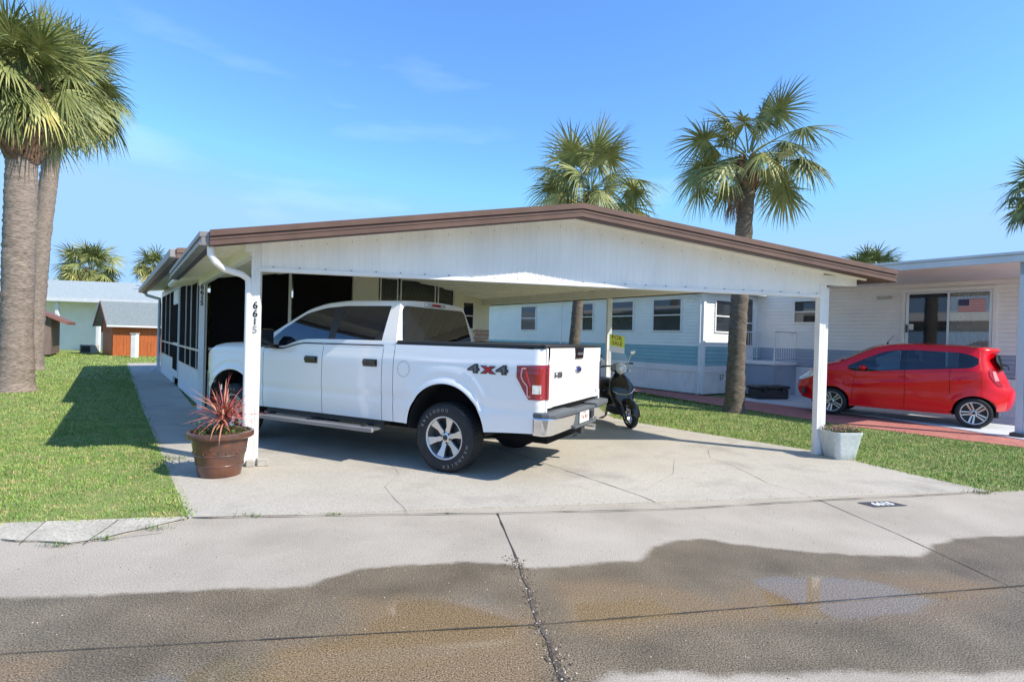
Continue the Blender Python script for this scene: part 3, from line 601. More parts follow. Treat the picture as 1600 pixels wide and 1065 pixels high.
# house roof (its eave stands a little higher and further out than the carport's)
HA0, HA1, HR_, HT0, HT1 = -.55, 7.7, 3.6, -1.15, HL+.75; z0h, zkh = 2.93, 3.42
def zh(a): return z0h + (zkh-z0h)*(a-HA0)/(HR_-HA0) if a < HR_ else zkh - (zkh-z0h)*(a-HR_)/(HA1-HR_)
hr = MB()
for a0, a1 in ((HA0, HR_), (HR_, HA1)):
    vv_ = [H(a, t, zh(a)+dz) for dz in (-.09, 0) for a, t in ((a0, HT0), (a1, HT0), (a1, HT1), (a0, HT1))]; hr.add(vv_, BF)
roofo = hr.build('roof', 'ceil', hm)
ff = MB()
for a0, a1 in ((HA0-.02, HR_), (HR_, HA1)):
    for y0, y1, zo0, zo1, mi in ((HT0-.04, HT0, -.07, .015, 0), (HT0-.02, HT0, -.16, -.07, 0)):
        vv_ = [H(a, t, zh(a)+dz) for dz in (zo0, zo1) for a, t in ((a0, y0), (a1, y0), (a1, y1), (a0, y1))]; ff.add(vv_, BF, mi)
ff.build('fascia', ['brown'], roofo)
gt = MB(); gt.box(HA0-.12, HA0, HT0, HT1, z0h-.15, z0h-.005, HB); gt.build('gutter', 'gutter', roofo, bevel=.01)
gt = MB(); gt.box(HA0, HA0+.10, HT0+.02, HT1, z0h-.17, z0h-.13, HB); gt.build('soffit_trim', 'brown_d', roofo)
# ------------------------------------------------------------------ neighbouring blue and white home
nh = empty('mobile_home', V2(NA), label='long white home with blue siding band and flat roofed carport at right', cat='house')
def NF(P0, ax, nrm):                       # frame: x along the wall, y outwards, z up, local to nh
    off = P0 - V2(NA)
    return lambda p: off + ax*p.x + nrm*p.y + Vector((0, 0, p.z))
FA = NF(V2(NA), NQ, -NP)                   # wall A faces our carport
FB = NF(V2(NA), NP, -NQ)                   # return wall faces the street
C0 = V2(NA) + NP*2.75
FC = NF(C0, -NQ, -NP)                      # wall under the carport
def siding(mb, T, x0, x1, z0, z1, mi=0, lap=.105):
    n = max(1, round((z1-z0)/lap)); h = (z1-z0)/n
    for i in range(n):
        a = z0+i*h; g_ = .013; mb.add([T(Vector(p)) for p in ((x0, .016, a), (x1, .016, a), (x1, .004, a+h-g_), (x0, .004, a+h-g_), (x0, -.012, a+h-g_), (x1, -.012, a+h-g_), (x1, -.012, a+h), (x0, -.012, a+h), (x0, .016, a+h), (x1, .016, a+h))], [(0, 1, 2, 3), (3, 2, 5, 4), (4, 5, 6, 7), (7, 6, 9, 8)], mi)
def ribs(mb, T, x0, x1, z0, z1, mi=0, w_=.10):
    n = int((x1-x0)/w_); w_ = (x1-x0)/n
    for i in range(n):
        a = x0+i*w_; q = [(a, .0), (a+w_*.72, .0), (a+w_*.78, -.012), (a+w_*.94, -.012), (a+w_, 0)]
        for (xa, ya), (xb, yb) in zip(q, q[1:]): mb.add([T(Vector(p)) for p in ((xa, ya, z0), (xb, yb, z0), (xb, yb, z1), (xa, ya, z1))], [(0, 1, 2, 3)], mi)
def nwin(T, x0, x1, z0, z1, par, sill=.04, fr='white', mid=True, gl='glass_w', vert=None):
    wf = MB(); f = .045
    for a, b, c, d in ((x0-f, x1+f, z0-f, z0), (x0-f, x1+f, z1, z1+f), (x0-f, x0, z0, z1), (x1, x1+f, z0, z1)): wf.box(a, b, .0, .045, c, d, T)
    if mid: wf.box(x0, x1, .01, .04, (z0+z1)/2-.018, (z0+z1)/2+.018, T)
    o = wf.build('window', fr, par, bevel=.004); g_ = MB(); g_.box(x0, x1, .012, .022, z0, z1, T); g_.build('pane', gl, o); return o
wA = MB(); siding(wA, FA, 0, 12.5, .86, 1.43, 1); siding(wA, FA, 0, 12.5, 1.43, 3.06, 0); wA.build('wall', ['siding', 'band'], nh)
wB = MB(); siding(wB, FB, 0, 2.75, .86, 1.43, 1); siding(wB, FB, 0, 2.75, 1.43, 3.06, 0); wB.build('wall', ['siding', 'band'], nh)
wC = MB(); siding(wC, FC, 0, 14, .92, 1.44, 1); siding(wC, FC, 0, 14, 1.44, 3.2, 0); wC.box(0, .05, .0, .03, .9, 3.1, FC, 2); wC.box(6.36, 6.42, 0, .02, .9, 3.2, FC, 0); wC.build('wall', ['siding_b', 'band_b', 'skirt'], nh)
sk = MB(); ribs(sk, FA, 0, 12.5, .02, .66); ribs(sk, FB, 0, 2.75, .02, .66); ribs(sk, FC, 0, 14, .03, .90, w_=.13)
for T, x1, z in ((FA, 12.5, .66), (FB, 2.75, .66)): sk.box(0, x1, -.01, .02, z, .855, T)
sk.build('skirting', 'skirt', nh)
tr = MB(); tr.box(-.05, .06, -.06, .045, .03, 3.05, FB); tr.build('corner_post', 'siding', nh)
ds = MB(); ds.tube([FA(Vector((.45, .35, 3.02))), FA(Vector((.3, .2, 2.92))), FA(Vector((.08, .07, 2.83))), FA(Vector((.06, .07, 2.7))), FA(Vector((.06, .07, .1))), FA(Vector((.02, .2, .05)))], .045, 8); ds.build('downspout', 'white', nh, smooth=True)
inn = MB(); inn.box(.02, 12.5, -3.9, -.04, .1, 3.0, FA); inn.box(0, 14, -4, -.04, .1, 3.1, FC); inn.build('inner_shell', 'dark', nh)
seam = MB(); seam.box(6.50, 6.56, .0, .03, .86, 3.05, FA); seam.build('siding_trim', 'siding', nh)
for a, b in ((.81, 1.87), (2.77, 3.83), (4.73, 5.27), (8.2, 9.2)): nwin(FA, a, b, 1.90, 2.86, nh)
nwin(FB, .55, 1.28, 1.90, 2.82, nh)
nwin(FC, 1.24, 2.05, 2.24, 2.86, nh, fr='aluminium')
# door onto the landing
d = MB(); d.box(1.98, 2.06, 0, .04, 1.02, 3.0, FB, 0); d.box(2.44, 2.52, 0, .04, 1.02, 3.0, FB, 0); d.box(2.06, 2.44, 0, .03, 1.02, 1.5, FB, 0); d.box(2.06, 2.44, .005, .02, 1.5, 2.95, FB, 1); d.box(2.06, 2.44, .01, .03, 2.18, 2.22, FB, 0); d.build('door', ['white', 'glass_d'], nh)
# sliding glass door
sd_ = MB()
for a, b, c, e in ((4.08, 4.16, .95, 3.06), (5.93, 6.01, .95, 3.06), (4.16, 5.93, 2.98, 3.06)): sd_.box(a, b, 0, .075, c, e, FC, 0)
for a, b, c, e in ((4.17, 4.24, .97, 2.975), (5.05, 5.10, .97, 2.975), (5.87, 5.92, .97, 2.975), (4.24, 5.05, 2.93, 2.975), (5.10, 5.87, 2.93, 2.975), (4.24, 5.87, .97, 1.04)): sd_.box(a, b, .0, .058, c, e, FC, 1)
so = sd_.build('sliding_door', ['siding_b', 'aluminium'], nh, bevel=.004)
p = MB(); p.box(4.24, 5.05, .047, .050, 1.04, 2.93, FC); p.build('pane', 'glass_w', so)
p = MB(); p.box(5.10, 5.87, .047, .050, 1.04, 2.93, FC); p.build('pane', 'glass_c', so)
cu = MB(); n = 60; xs = [5.10 + .77*i/n for i in range(n+1)]
cu.add([FC(Vector((x, .030 + .012*math.sin(i*1.7+math.sin(i*.6)) , z))) for z in (1.04, 2.93) for i, x in enumerate(xs)], [(i, i+1, n+2+i, n+1+i) for i in range(n)]); cu.build('curtain', 'curtain', so, smooth=True)
hd = MB(); hd.box(4.19, 4.23, .058, .09, 1.95, 2.15, FC); hd.box(4.245, 4.35, .0505, .053, 2.02, 2.17, FC, 1); hd.build('handle', ['gloss_black', 'plate'], so)
# little flag stuck inside the sliding door's fixed pane
fg = MB(); x0, x1, z0, z1 = 5.27, 5.79, 2.46, 2.76; y = .0505; sh = (z1-z0)/13
for i in range(13): fg.box(x0 if i < 6 else x0+.21, x1, y, y+.003, z0+i*sh, z0+(i+1)*sh, FC, 0 if i % 2 == 0 else 2)
fg.box(x0, x0+.21, y, y+.003, z0+6*sh, z1, FC, 1)
for r in range(4):
    for c in range(5): fg.box(x0+.02+c*.038, x0+.028+c*.038, y+.003, y+.005, z0+6*sh+.02+r*.038, z0+6*sh+.030+r*.038, FC, 2)
fo = fg.build('flag', ['flag_r', 'flag_b', 'flag_w']); fo.location = V2(NA); tag(fo, 'small stars and stripes flag on the sliding glass door behind the red car', 'flag')
# twin floodlight
lp = MB(); lp.lathe([(0, 0), (.07, 0), (.07, .03), (.0, .04)], 20, Matrix.Translation(FC(Vector((3.68, 0, 2.86)))) @ frame((0, 0, 0), -NQ, (0, 0, 1), -NP)); lo = lp.build('wall_light', 'aluminium', nh, smooth=True)
for s in (-1, 1):
    b = MB(); c = FC(Vector((3.68+s*.13, .10, 2.87))); b.tube([FC(Vector((3.68, .03, 2.86))), FC(Vector((3.68+s*.07, .06, 2.87))), c], [.02, .03, .055], 12); b.ball(c, (.06, .06, .05), 8); b.build('lamp_head', 'bulb', lo, smooth=True)
# roofs
def slab4(mb, pts, z0, z1, mi=0): mb.prism([(p.x, p.y) for p in pts], z0, z1, mi=mi)
PT = V2(gp(1590, 685)) - V2(NA)
f0 = PT - NQ*.8; f1 = PT + NQ*5.6
rr = MB(); slab4(rr, [f0, f0 + NP*9, f1 + NP*9, f1], 3.20, 3.26); rr.build('carport_roof', 'soffit', nh)
fb = MB(); slab4(fb, [f0 - NP*.06, f0 - NP*.002, f1 - NP*.002, f1 - NP*.06], 3.12, 3.245); slab4(fb, [f0 - NP*.085, f0 - NP*.002, f1 - NP*.002, f1 - NP*.085], 3.25, 3.30)
fb.build('carport_fascia', 'bluetrim', nh, bevel=.005)
fb = MB(); fb.box(1.0, 12, .005, .06, 3.10, 3.195, FC); fb.build('wall_beam', 'soffit', nh)
rr = MB(); rr.box(-.35, 12.9, -4.3, .40, 3.06, 3.16, FA); rr.build('roof', 'bluetrim', nh)
bm_ = MB(); bm_.box(-.1, .1, -.16, .0, 0, .1, lambda p: PT + NP*.09 + NQ*p.x + Vector((0, 0, 0)) )
po = MB(); T = lambda p: PT + NP*.02 + NQ*p.x + NP*p.y + Vector((0, 0, p.z)); po.box(-.05, .05, 0, .12, .03, 3.12, T); pob = po.build('post', 'bluetrim', nh, bevel=.006)
po = MB(); po.box(-.07, .07, .0, .10, .03, 3.12, lambda p: T(Vector((p.x-.12, p.y+.02, p.z)))); po.build('downspout', 'bluetrim', nh, bevel=.012)
po = MB(); po.box(-.1, .1, -.10, .16, .035, .10, T); po.build('foot', 'plastic', pob, bevel=.01)
po = MB(); po.box(-.10, .04, .0, .25, 2.9, 3.12, T); po.build('post_bracket', 'bluetrim', pob)
# number on the skirting
dg_ = MB(); text(dg_, '57', .22, frame(FB(Vector((.95, .004, .50))), NP, (0, 0, 1), -NQ), .006); dg_.build('house_number', 'black', nh)
# landing, steps, railings
LC = V2(NA)
FL_ = lambda p: FB(p)
ld = MB(); ld.box(1.55, 3.35, .02, 1.30, .035, .95, FB, 0); ld.box(1.5, 3.4, .02, 1.34, .95, 1.03, FB, 1); stp = empty('entry_steps', V2(NA), label='grey blue landing and steps with white railing beside the neighbour door', cat='steps')
ld.build('landing', ['band_b', 'skirt'], stp)
for i in range(4):
    s = MB(); s.box(3.36+i*.27, 3.63+i*.27, .10, 1.25, .035, .83-i*.19, FB); s.build('step', 'skirt', stp, bevel=.008)
def rail(y):
    r = MB(); TT = lambda x, z: FB(Vector((x, y, z)))
    r.tube([TT(1.55, 1.92), TT(3.3, 1.92), TT(4.6, 1.02)], .02, 8); r.tube([TT(1.55, 1.14), TT(3.3, 1.14), TT(4.6, .34)], .013, 6)
    for x, za, zb2 in ((1.6, 1.03, 1.92), (3.3, 1.03, 1.92), (4.58, .1, 1.04)): r.tube([TT(x, za), TT(x, zb2)], .02, 6)
    x = 1.72
    while x < 4.5:
        k = max(0, (x-3.3)/1.3); r.tube([TT(x, 1.14-k*.80), TT(x, 1.92-k*.90)], .0075, 5, cap=False); x += .125
    r.build('railing', 'white', stp, smooth=True)
rail(1.28); rail(.12)
# black storage trunk
tb = empty('storage_trunk', gp(1200, 622, .036), math.atan2(NP.y, NP.x) - .35, label='low black plastic storage trunk standing on the slab before the steps', cat='storage box')
b = MB(); b.box(-.50, .50, -.22, .22, .0, .27); b.build('body', 'plastic', tb, bevel=.03); b = MB(); b.box(-.53, .53, -.25, .25, .275, .36); b.build('lid', 'plastic', tb, bevel=.03)
for s in (-.3, .3):
    b = MB(); b.box(s-.05, s+.05, -.262, -.22, .20, .31); b.build('latch', 'gloss_black', tb, bevel=.006)

# ------------------------------------------------------------------ across the lawn: long house, sheds
def Zat(px, py, Y): d = ray(px, py); t = Y/d.y; return Vector((d.x*t, Y, CAMH + d.z*t))
bh = empty('long_house', (-28, 34, 0), label='long white house with pale grey shingle roof behind the sheds', cat='house')
x0, x1 = -3.2, 16
b = MB(); b.box(-26, x1, 1.2, 9, 0, 3.2); b.build('wall', 'siding', bh)
b = MB(); ribs(b, lambda p: Vector((p.x, 1.19-p.y*-1, p.z)), 2.2, 7.4, .6, 3.1, w_=.35); b.build('panelled_wall', 'siding', bh)
rf = MB(); e = [(-27, -.2, 3.42), (x1+.5, -.2, 3.12), (x1+.5, 5.2, 4.55), (-27, 5.2, 4.95)]
rf.add([Vector(p) for p in e] + [Vector(p) - Vector((0, 0, .1)) for p in e] + [Vector((-27, 10, 3.3)), Vector((x1+.5, 10, 3.1))], [(0, 1, 2, 3), (7, 6, 5, 4), (0, 4, 5, 1), (3, 2, 9, 8)]); ro = rf.build('roof', 'shingle', bh)
rf = MB(); rf.add([Vector(p) for p in ((-27, -.26, 3.20), (x1+.5, -.26, 2.92), (x1+.5, -.26, 3.13), (-27, -.26, 3.44), (-27, 1.2, 3.2), (x1+.5, 1.2, 2.92))], [(0, 1, 2, 3), (0, 4, 5, 1)]); rf.build('eave', 'white', ro)
vnt = MB(); vnt.tube([(2.9, 3.2, 3.9), (2.9, 3.2, 4.35)], .08, 8); vnt.tube([(2.6, 3.2, 4.4), (3.2, 3.2, 4.3)], .07, 8); vnt.build('roof_vent', 'aluminium', ro)
d = MB(); d.box(3.9, 5.9, 1.12, 1.19, 0, 2.0); d.build('door', 'skirt', bh)
for px in (-.2, 2.35):
    q = MB(); q.box(px, px+.18, .0, .16, 0, 3.1); q.build('post', 'white', bh)
q = MB(); q.tube([(3.3, .1, 3.0), (3.2, 1.0, 2.7), (2.62, 1.1, 2.5), (2.62, 1.1, .2)], .06, 8); q.build('downspout', 'brown', bh)
q = MB(); q.box(2.0, 2.3, .9, 1.15, 1.2, 3.05); q.build('shade_panel', 'plastic', bh)
ac = tag(MB().box(-.35, .35, -.3, .3, 0, .5).build('air_conditioner', 'concrete_block', None, bevel=.03, loc=(-24.1, 31.5, 0)), 'small grey outdoor unit on the grass left of the orange shed', 'air conditioner')
ac2 = MB(); ac2.box(-.25, .25, -.31, -.302, .08, .42); ac2.build('grille', 'plastic', ac)
# orange shed
os_ = empty('garden_shed', (-22.7, 30.6, 0), R(0), label='orange red board shed with grey shingle roof beyond the lawn', cat='shed')
A_ = Vector((-.05, 0, 0)); fx = Vector((.62, -.78, 0)).normalized(); 
gw = 2.2; ln = 6.5; gx = Vector((1.55, -1.35, 0)); gl_ = gx.length; gx.normalize(); lx = Vector((.97, .24, 0)).normalized()
G = lambda a, b, z: gx*a + lx*b + Vector((0, 0, z))
b = MB()
nb = 13
for i in range(nb):                                    # gable end, vertical boards
    a0 = gl_*i/nb; a1 = gl_*(i+.93)/nb; h = lambda a: 1.80 + 1.0*(1-abs(a-gl_/2)/(gl_/2)); b.add([G(a0, 0, 0), G(a1, 0, 0), G(a1, 0, h(a1)), G(a0, 0, h(a0))], [(0, 1, 2, 3)])
    b.add([G(a1, 0.02, 0), G(gl_*(i+1)/nb, .02, 0), G(gl_*(i+1)/nb, .02, 1.8), G(a1, .02, 1.8)], [(0, 1, 2, 3)])
for i in range(40):
    c0 = ln*i/40; c1 = ln*(i+.94)/40; b.add([G(gl_, c0, 0), G(gl_, c1, 0), G(gl_, c1, 1.8), G(gl_, c0, 1.8)], [(0, 1, 2, 3)])
b.add([G(gl_-.02, 0.03, 0), G(gl_-.02, ln, 0), G(gl_-.02, ln, 1.8), G(gl_-.02, .03, 1.8)], [(0, 1, 2, 3)]); b.build('wall', 'orange', os_)
rr = MB()
for sgn, mi in ((1, 0), (-1, 0)):
    e0, r0 = (gl_+.35, gl_/2) if sgn == 1 else (-.35, gl_/2)
    q = [G(e0, -.4, 1.62), G(e0, ln+.3, 1.62), G(r0, ln+.3, 2.92), G(r0, -.4, 2.92)]; rr.add(q + [v - Vector((0, 0, .07)) for v in q], [(0, 1, 2, 3), (7, 6, 5, 4), (0, 4, 5, 1), (3, 7, 4, 0)])
ro = rr.build('roof', 'shingle_d', os_)
rr = MB()
for e0 in (gl_+.37, -.37):
    q = [G(e0, -.42, 1.50), G(e0, -.42, 1.63), G(gl_/2, -.42, 2.95), G(gl_/2, -.42, 2.81)]; rr.add(q + [v + lx*.03 for v in q], [(0, 1, 2, 3), (4, 5, 6, 7), (1, 5, 6, 2), (0, 4, 7, 3)])
rr.build('barge_board', 'rust', ro)
rr = MB(); rr.add([G(gl_+.37, -.4, 1.54), G(gl_+.37, ln, 1.54), G(gl_+.37, ln, 1.63), G(gl_+.37, -.4, 1.63)], [(0, 1, 2, 3)]); rr.build('eave_trim', 'skirt', ro)
# dark brown shed
db = empty('garden_shed', (-22.25, 26.6, 0), R(34), label='dark brown board shed partly behind the left palm trunks', cat='shed')
b = MB(); wds = [(-7, -.9), (-.9, 0)]
for i in range(14): b.box(-6.2+i*.445, -6.2+i*.445+.43, 0, 3.5, .12, 2.6 if i < 9 else 2.6-(i-8)*.14, mi=0)
b.add([(0, 0, .12), (0, 3.5, .12), (0, 3.5, 2.0), (0, 0, 2.0)], [(0, 1, 2, 3)]); b.build('wall', 'brownboard', db)
b = MB(); q = [(.65, -.35, 1.72), (.65, 3.7, 1.72), (-2.6, 3.7, 3.3), (-2.6, -.35, 3.3), (-6.5, -.35, 2.4), (-6.5, 3.7, 2.4)]; q = [Vector(v) for v in q]
b.add(q + [v - Vector((0, 0, .14)) for v in q], [(0, 1, 2, 3), (3, 2, 5, 4), (6, 9, 8, 7), (0, 3, 9, 6), (3, 4, 10, 9), (0, 6, 7, 1)]); b.build('roof', 'rust', db)
[MB().box(x, x+.3, .2, .5, 0, .12).build('block_footing', 'concrete_block', db) for x in (-5, -3, -.5)]
b = MB(); ribs(b, lambda p: Vector((-20.35+p.x, 30.2, p.z)), -3.2, -2.0, 0, 1.3); 
# white bollard post
wp = empty('white_post', gp(210, 559), 0, label='short weathered white post standing before the orange shed', cat='post')
b = MB(); b.box(-.13, .13, -.12, .12, 0, 1.2); b.build('shaft', 'white', wp, bevel=.02); b = MB(); b.box(-.16, .16, -.15, .15, 1.2, 1.26); b.build('cap', 'concrete_block', wp, bevel=.01)

# ------------------------------------------------------------------ plaque with the house number, set in the road
pq = empty('number_plaque', gp(1377, 788), math.atan2(.199, .98), label='dark painted house number panel on the road edge at right', cat='number plate')
b = MB(); b.prism([(-.20, .075), (.16, .075), (.23, -.07), (-.14, -.07)], .003, .008); b.build('panel', 'badge_g', pq)
b = MB(); text(b, '6615', .115, Matrix.Translation((.015, .0, .009)), .002, bold=.006); b.build('digits', 'plate', pq)

# ------------------------------------------------------------------ red cordyline in its pot
pt = empty('potted_plant', gp(343, 742), 0, label='red spiky plant in a big brown glazed pot by the left post', cat='potted plant')
b = MB(); b.lathe([(0, .0), (.19, .0), (.205, .015), (.225, .12), (.245, .24), (.262, .33), (.27, .395), (.295, .405), (.318, .42), (.325, .45), (.318, .475), (.295, .48), (.285, .47), (.28, .42), (0, .42)], 56)
b.lathe([(.246, .235), (.252, .242), (.249, .250)], 56); b.lathe([(.229, .13), (.235, .136), (.232, .143)], 56)
for k in range(44):                                     # embossed scroll band
    a = k*2*math.pi/44; rr_ = .254 + .004*math.sin(k*3); zz = .29 + .025*math.sin(k*2.1); b.ball((rr_*math.cos(a), rr_*math.sin(a), zz), (.006, .006, .013), 5)
b.build('pot', 'terracotta', pt, smooth=True)
b = MB()
n = 18; vs_ = [(0, 0, .445)]; fs_ = []
for r in range(1, 6):
    for j in range(n): a = 2*math.pi*j/n; rr_ = .285*r/5; vs_.append((rr_*math.cos(a), rr_*math.sin(a), .44 + .02*noise.noise(Vector((rr_*9*math.cos(a), rr_*9*math.sin(a), 0)))))
for j in range(n): fs_.append((0, 1+j, 1+(j+1) % n))
for r in range(4):
    for j in range(n): fs_.append((1+r*n+j, 1+(r+1)*n+j, 1+(r+1)*n+(j+1) % n, 1+r*n+(j+1) % n))
b.add(vs_, fs_)
for k in range(70):
    a = random.uniform(0, 6.28); r = .26*math.sqrt(random.random()); b.tube([(r*math.cos(a), r*math.sin(a), .45), (r*math.cos(a)+random.uniform(-.04, .04), r*math.sin(a)+random.uniform(-.04, .04), .462)], .005, 4)
b.build('soil', 'soil', pt)
lf = MB(); st_ = (.03, .0, .60)
def strap(mb, base, az, el, ln, wd, droop, seg=9, mi=0):
    p = Vector(base); d = Vector((math.cos(az)*math.cos(el), math.sin(az)*math.cos(el), math.sin(el))); side = Vector((-math.sin(az), math.cos(az), 0)); vs = []
    for i in range(seg+1):
        t = i/seg; ww = wd*(math.sin(math.pi*min(1, .18+t*.85))**.8)*.5; nn = side.cross(d).normalized(); vs += [p - side*ww + nn*ww*.35, p, p + side*ww + nn*ww*.35]
        p = p + d*ln/seg; d = (d + Vector((0, 0, -droop/seg*(.4+1.4*t)))).normalized()
    fs = []
    for i in range(seg): a = 3*i; fs += [(a, a+1, a+4, a+3), (a+1, a+2, a+5, a+4)]
    mb.add(vs, fs, mi)
for k in range(115):
    el = R(random.choice([random.uniform(-15, 25), random.uniform(15, 60), random.uniform(40, 86)])); az = random.uniform(0, 6.28)
    strap(lf, (st_[0]+random.gauss(0, .02), st_[1]+random.gauss(0, .02), st_[2]+random.uniform(-.07, .07)), az, el, random.uniform(.26, .47), random.uniform(.010, .019), random.uniform(.12, 1.1) if random.random() < .8 else 2.0, mi=0 if random.random() < .55 else 1)
lf.build('red_leaves', ['cordy', 'cordy2'], pt, smooth=True)
sm = MB(); sm.tube([(0, 0, .42), (.015, 0, .52), (.03, 0, .64)], [.022, .02, .018], 8); sm.build('stem', 'soil', pt, smooth=True)
gc = MB()
def leafq(mb, c, sz, mi=0):
    a = random.uniform(0, 6.28); el = random.uniform(-.3, 1.0); d = Vector((math.cos(a)*math.cos(el), math.sin(a)*math.cos(el), math.sin(el))); s = d.cross(Vector((0, 0, 1))).normalized(); n_ = s.cross(d)
    c = Vector(c); mb.add([c, c + d*sz*.5 + s*sz*.28 + n_*sz*.08, c + d*sz, c + d*sz*.5 - s*sz*.28 + n_*sz*.08], [(0, 1, 2, 3)], mi)
for k in range(900):
    a = random.uniform(0, 6.28); r = .27*math.sqrt(random.random()); dens = .4+.6*noise.noise(Vector((math.cos(a)*2, math.sin(a)*2, r*6)))
    leafq(gc, (r*math.cos(a), r*math.sin(a), .45+random.random()**2*.13*(1 if dens > .3 else .4)), random.uniform(.015, .035), 0 if random.random() < .7 else 1)
gc.build('ground_cover', ['leaf', 'soil'], pt)

# pale planter with flowers by the right post
pr = empty('flower_planter', gp(1311, 716), R(8), label='pale grey green square planter of pink flowers by the right post', cat='planter')
def sqring(s, r, z, n=8):
    out = []
    for c, (cx, cy) in enumerate(((1, 1), (-1, 1), (-1, -1), (1, -1))):
        for k in range(n+1): a = math.pi/2*(c + k/n); out.append(Vector((cx*(s-r)+r*math.cos(a), cy*(s-r)+r*math.sin(a), z)))
    return out
b = MB(); lv = [(.135, .06, .0), (.150, .065, .015), (.165, .07, .10), (.185, .07, .22), (.200, .07, .33), (.212, .07, .365), (.212, .07, .385), (.198, .06, .388), (.190, .055, .34)]
rings = [sqring(*q) for q in lv]; m = len(rings[0]); b.add([v for r in rings for v in r], [(i*m+j, i*m+(j+1) % m, (i+1)*m+(j+1) % m, (i+1)*m+j) for i in range(len(lv)-1) for j in range(m)] + [tuple(range(m))[::-1], tuple(range((len(lv)-1)*m, len(lv)*m))])
b.build('pot', 'planter', pr, smooth=True)
b = MB(); b.box(-.185, .185, -.185, .185, .341, .352); b.build('soil', 'soil', pr)
fl = MB(); fw = MB()
for k in range(700): leafq(fl, (random.uniform(-.19, .19), random.uniform(-.19, .19), .35+random.random()*.075), random.uniform(.02, .04), 0 if random.random() < .6 else 1)
for k in range(34):
    c = Vector((random.uniform(-.19, .19), random.uniform(-.19, .19), .40+random.random()*.06))
    for j in range(5): a = j*1.2566+k; fw.add([c, c+Vector((math.cos(a-.5)*.014, math.sin(a-.5)*.014, .006)), c+Vector((math.cos(a)*.021, math.sin(a)*.021, .004)), c+Vector((math.cos(a+.5)*.014, math.sin(a+.5)*.014, .006))], [(0, 1, 2, 3)])
fl.add(fw.v, fw.f, 2); fl.build('flowering_leaves', ['leaf_r', 'leaf', 'flower'], pr)
# ------------------------------------------------------------------ palms
def frond(mb, base, az, el, pet, leaf, droop, mi=0, nl=34, rnd=random, spread=150, wide=1.):
    p = Vector(base); d = Vector((math.cos(az)*math.cos(el), math.sin(az)*math.cos(el), math.sin(el))); side0 = Vector((-math.sin(az), math.cos(az), 0))
    # petiole
    pts = [p.copy()]; seg = 5
    for i in range(seg):
        p = p + d*pet/seg; pts.append(p.copy()); d = (d + Vector((0, 0, -droop*.16))).normalized()
    mb.tube(pts, [.022, .018, .016, .013, .012, .010], 4, cap=False, mi=mi)
    side = d.cross(Vector((0, 0, 1))); side = side0.copy() if side.length < .1 else side.normalized()
    roll = rnd.uniform(-1.1, 1.1); nrm = side.cross(d).normalized(); side = (side*math.cos(roll) + nrm*math.sin(roll)).normalized(); nrm = side.cross(d).normalized()
    vs = []; fs = []
    for k in range(nl):
        ph = R(-spread + 2*spread*k/(nl-1) + rnd.uniform(-2.5, 2.5)); c, s = math.cos(ph), math.sin(ph)
        ld = (d*c + side*s - nrm*(.10 + .35*abs(s)*rnd.uniform(.6, 1.2))).normalized()
        st0 = p + d*(.10*leaf*max(0, c))            # costa carries the middle leaflets further out
        L = leaf*(.62 + .38*max(0, math.cos(ph*.55)))*rnd.uniform(.84, 1.06); q = st0.copy(); dd = ld.copy()
        lw = leaf*wide*R(2*spread/(nl-1)); tw = rnd.uniform(-.5, .5); wside = (-d*s + side*c); wn_ = wside*math.cos(tw) + nrm*math.sin(tw)
        o = len(vs); prof = [(0, .14), (.18, .30), (.34, .27), (.66, .17), (1, .01)]
        last = 0
        for t, wq in prof:
            q = q + dd*L*(t-last); last = t
            ww = min(wq*lw*.5*1.25, .026*leaf+.008); vs += [q - wn_*ww, q + wn_*ww]
            dd = (dd + Vector((0, 0, -1))*droop*(.06 + .75*t*t)*rnd.uniform(.2, 2.1)).normalized()
        for i in range(4): a = o + 2*i; fs.append((a, a+1, a+3, a+2))
    mb.add(vs, fs, mi)
def trunk_mesh(pts, rads, seed, n=22):
    # resampled tube with rough ringed surface
    pts = [Vector(p) for p in pts]; P = []; Rr = []
    tot = sum((b-a).length for a, b in zip(pts, pts[1:])); step = max(.05, tot/110)
    for i in range(len(pts)-1):
        m = max(1, int((pts[i+1]-pts[i]).length/step))
        for k in range(m): P.append(pts[i].lerp(pts[i+1], k/m)); Rr.append(rads[i] + (rads[i+1]-rads[i])*k/m)
    P.append(pts[-1]); Rr.append(rads[-1]); b = MB(); b.tube(P, Rr, n)
    out = []
    for i, v in enumerate(b.v):
        c = P[min(i//n, len(P)-1)]; v = Vector(v); r = (v-c); k = 1 + .10*noise.noise(Vector((v.x*5, v.y*5, v.z*11 + seed))) + .018*math.sin(c.z*38 + 2*noise.noise(v*3)); out.append(tuple(c + r*k))
    b.v = out; return b
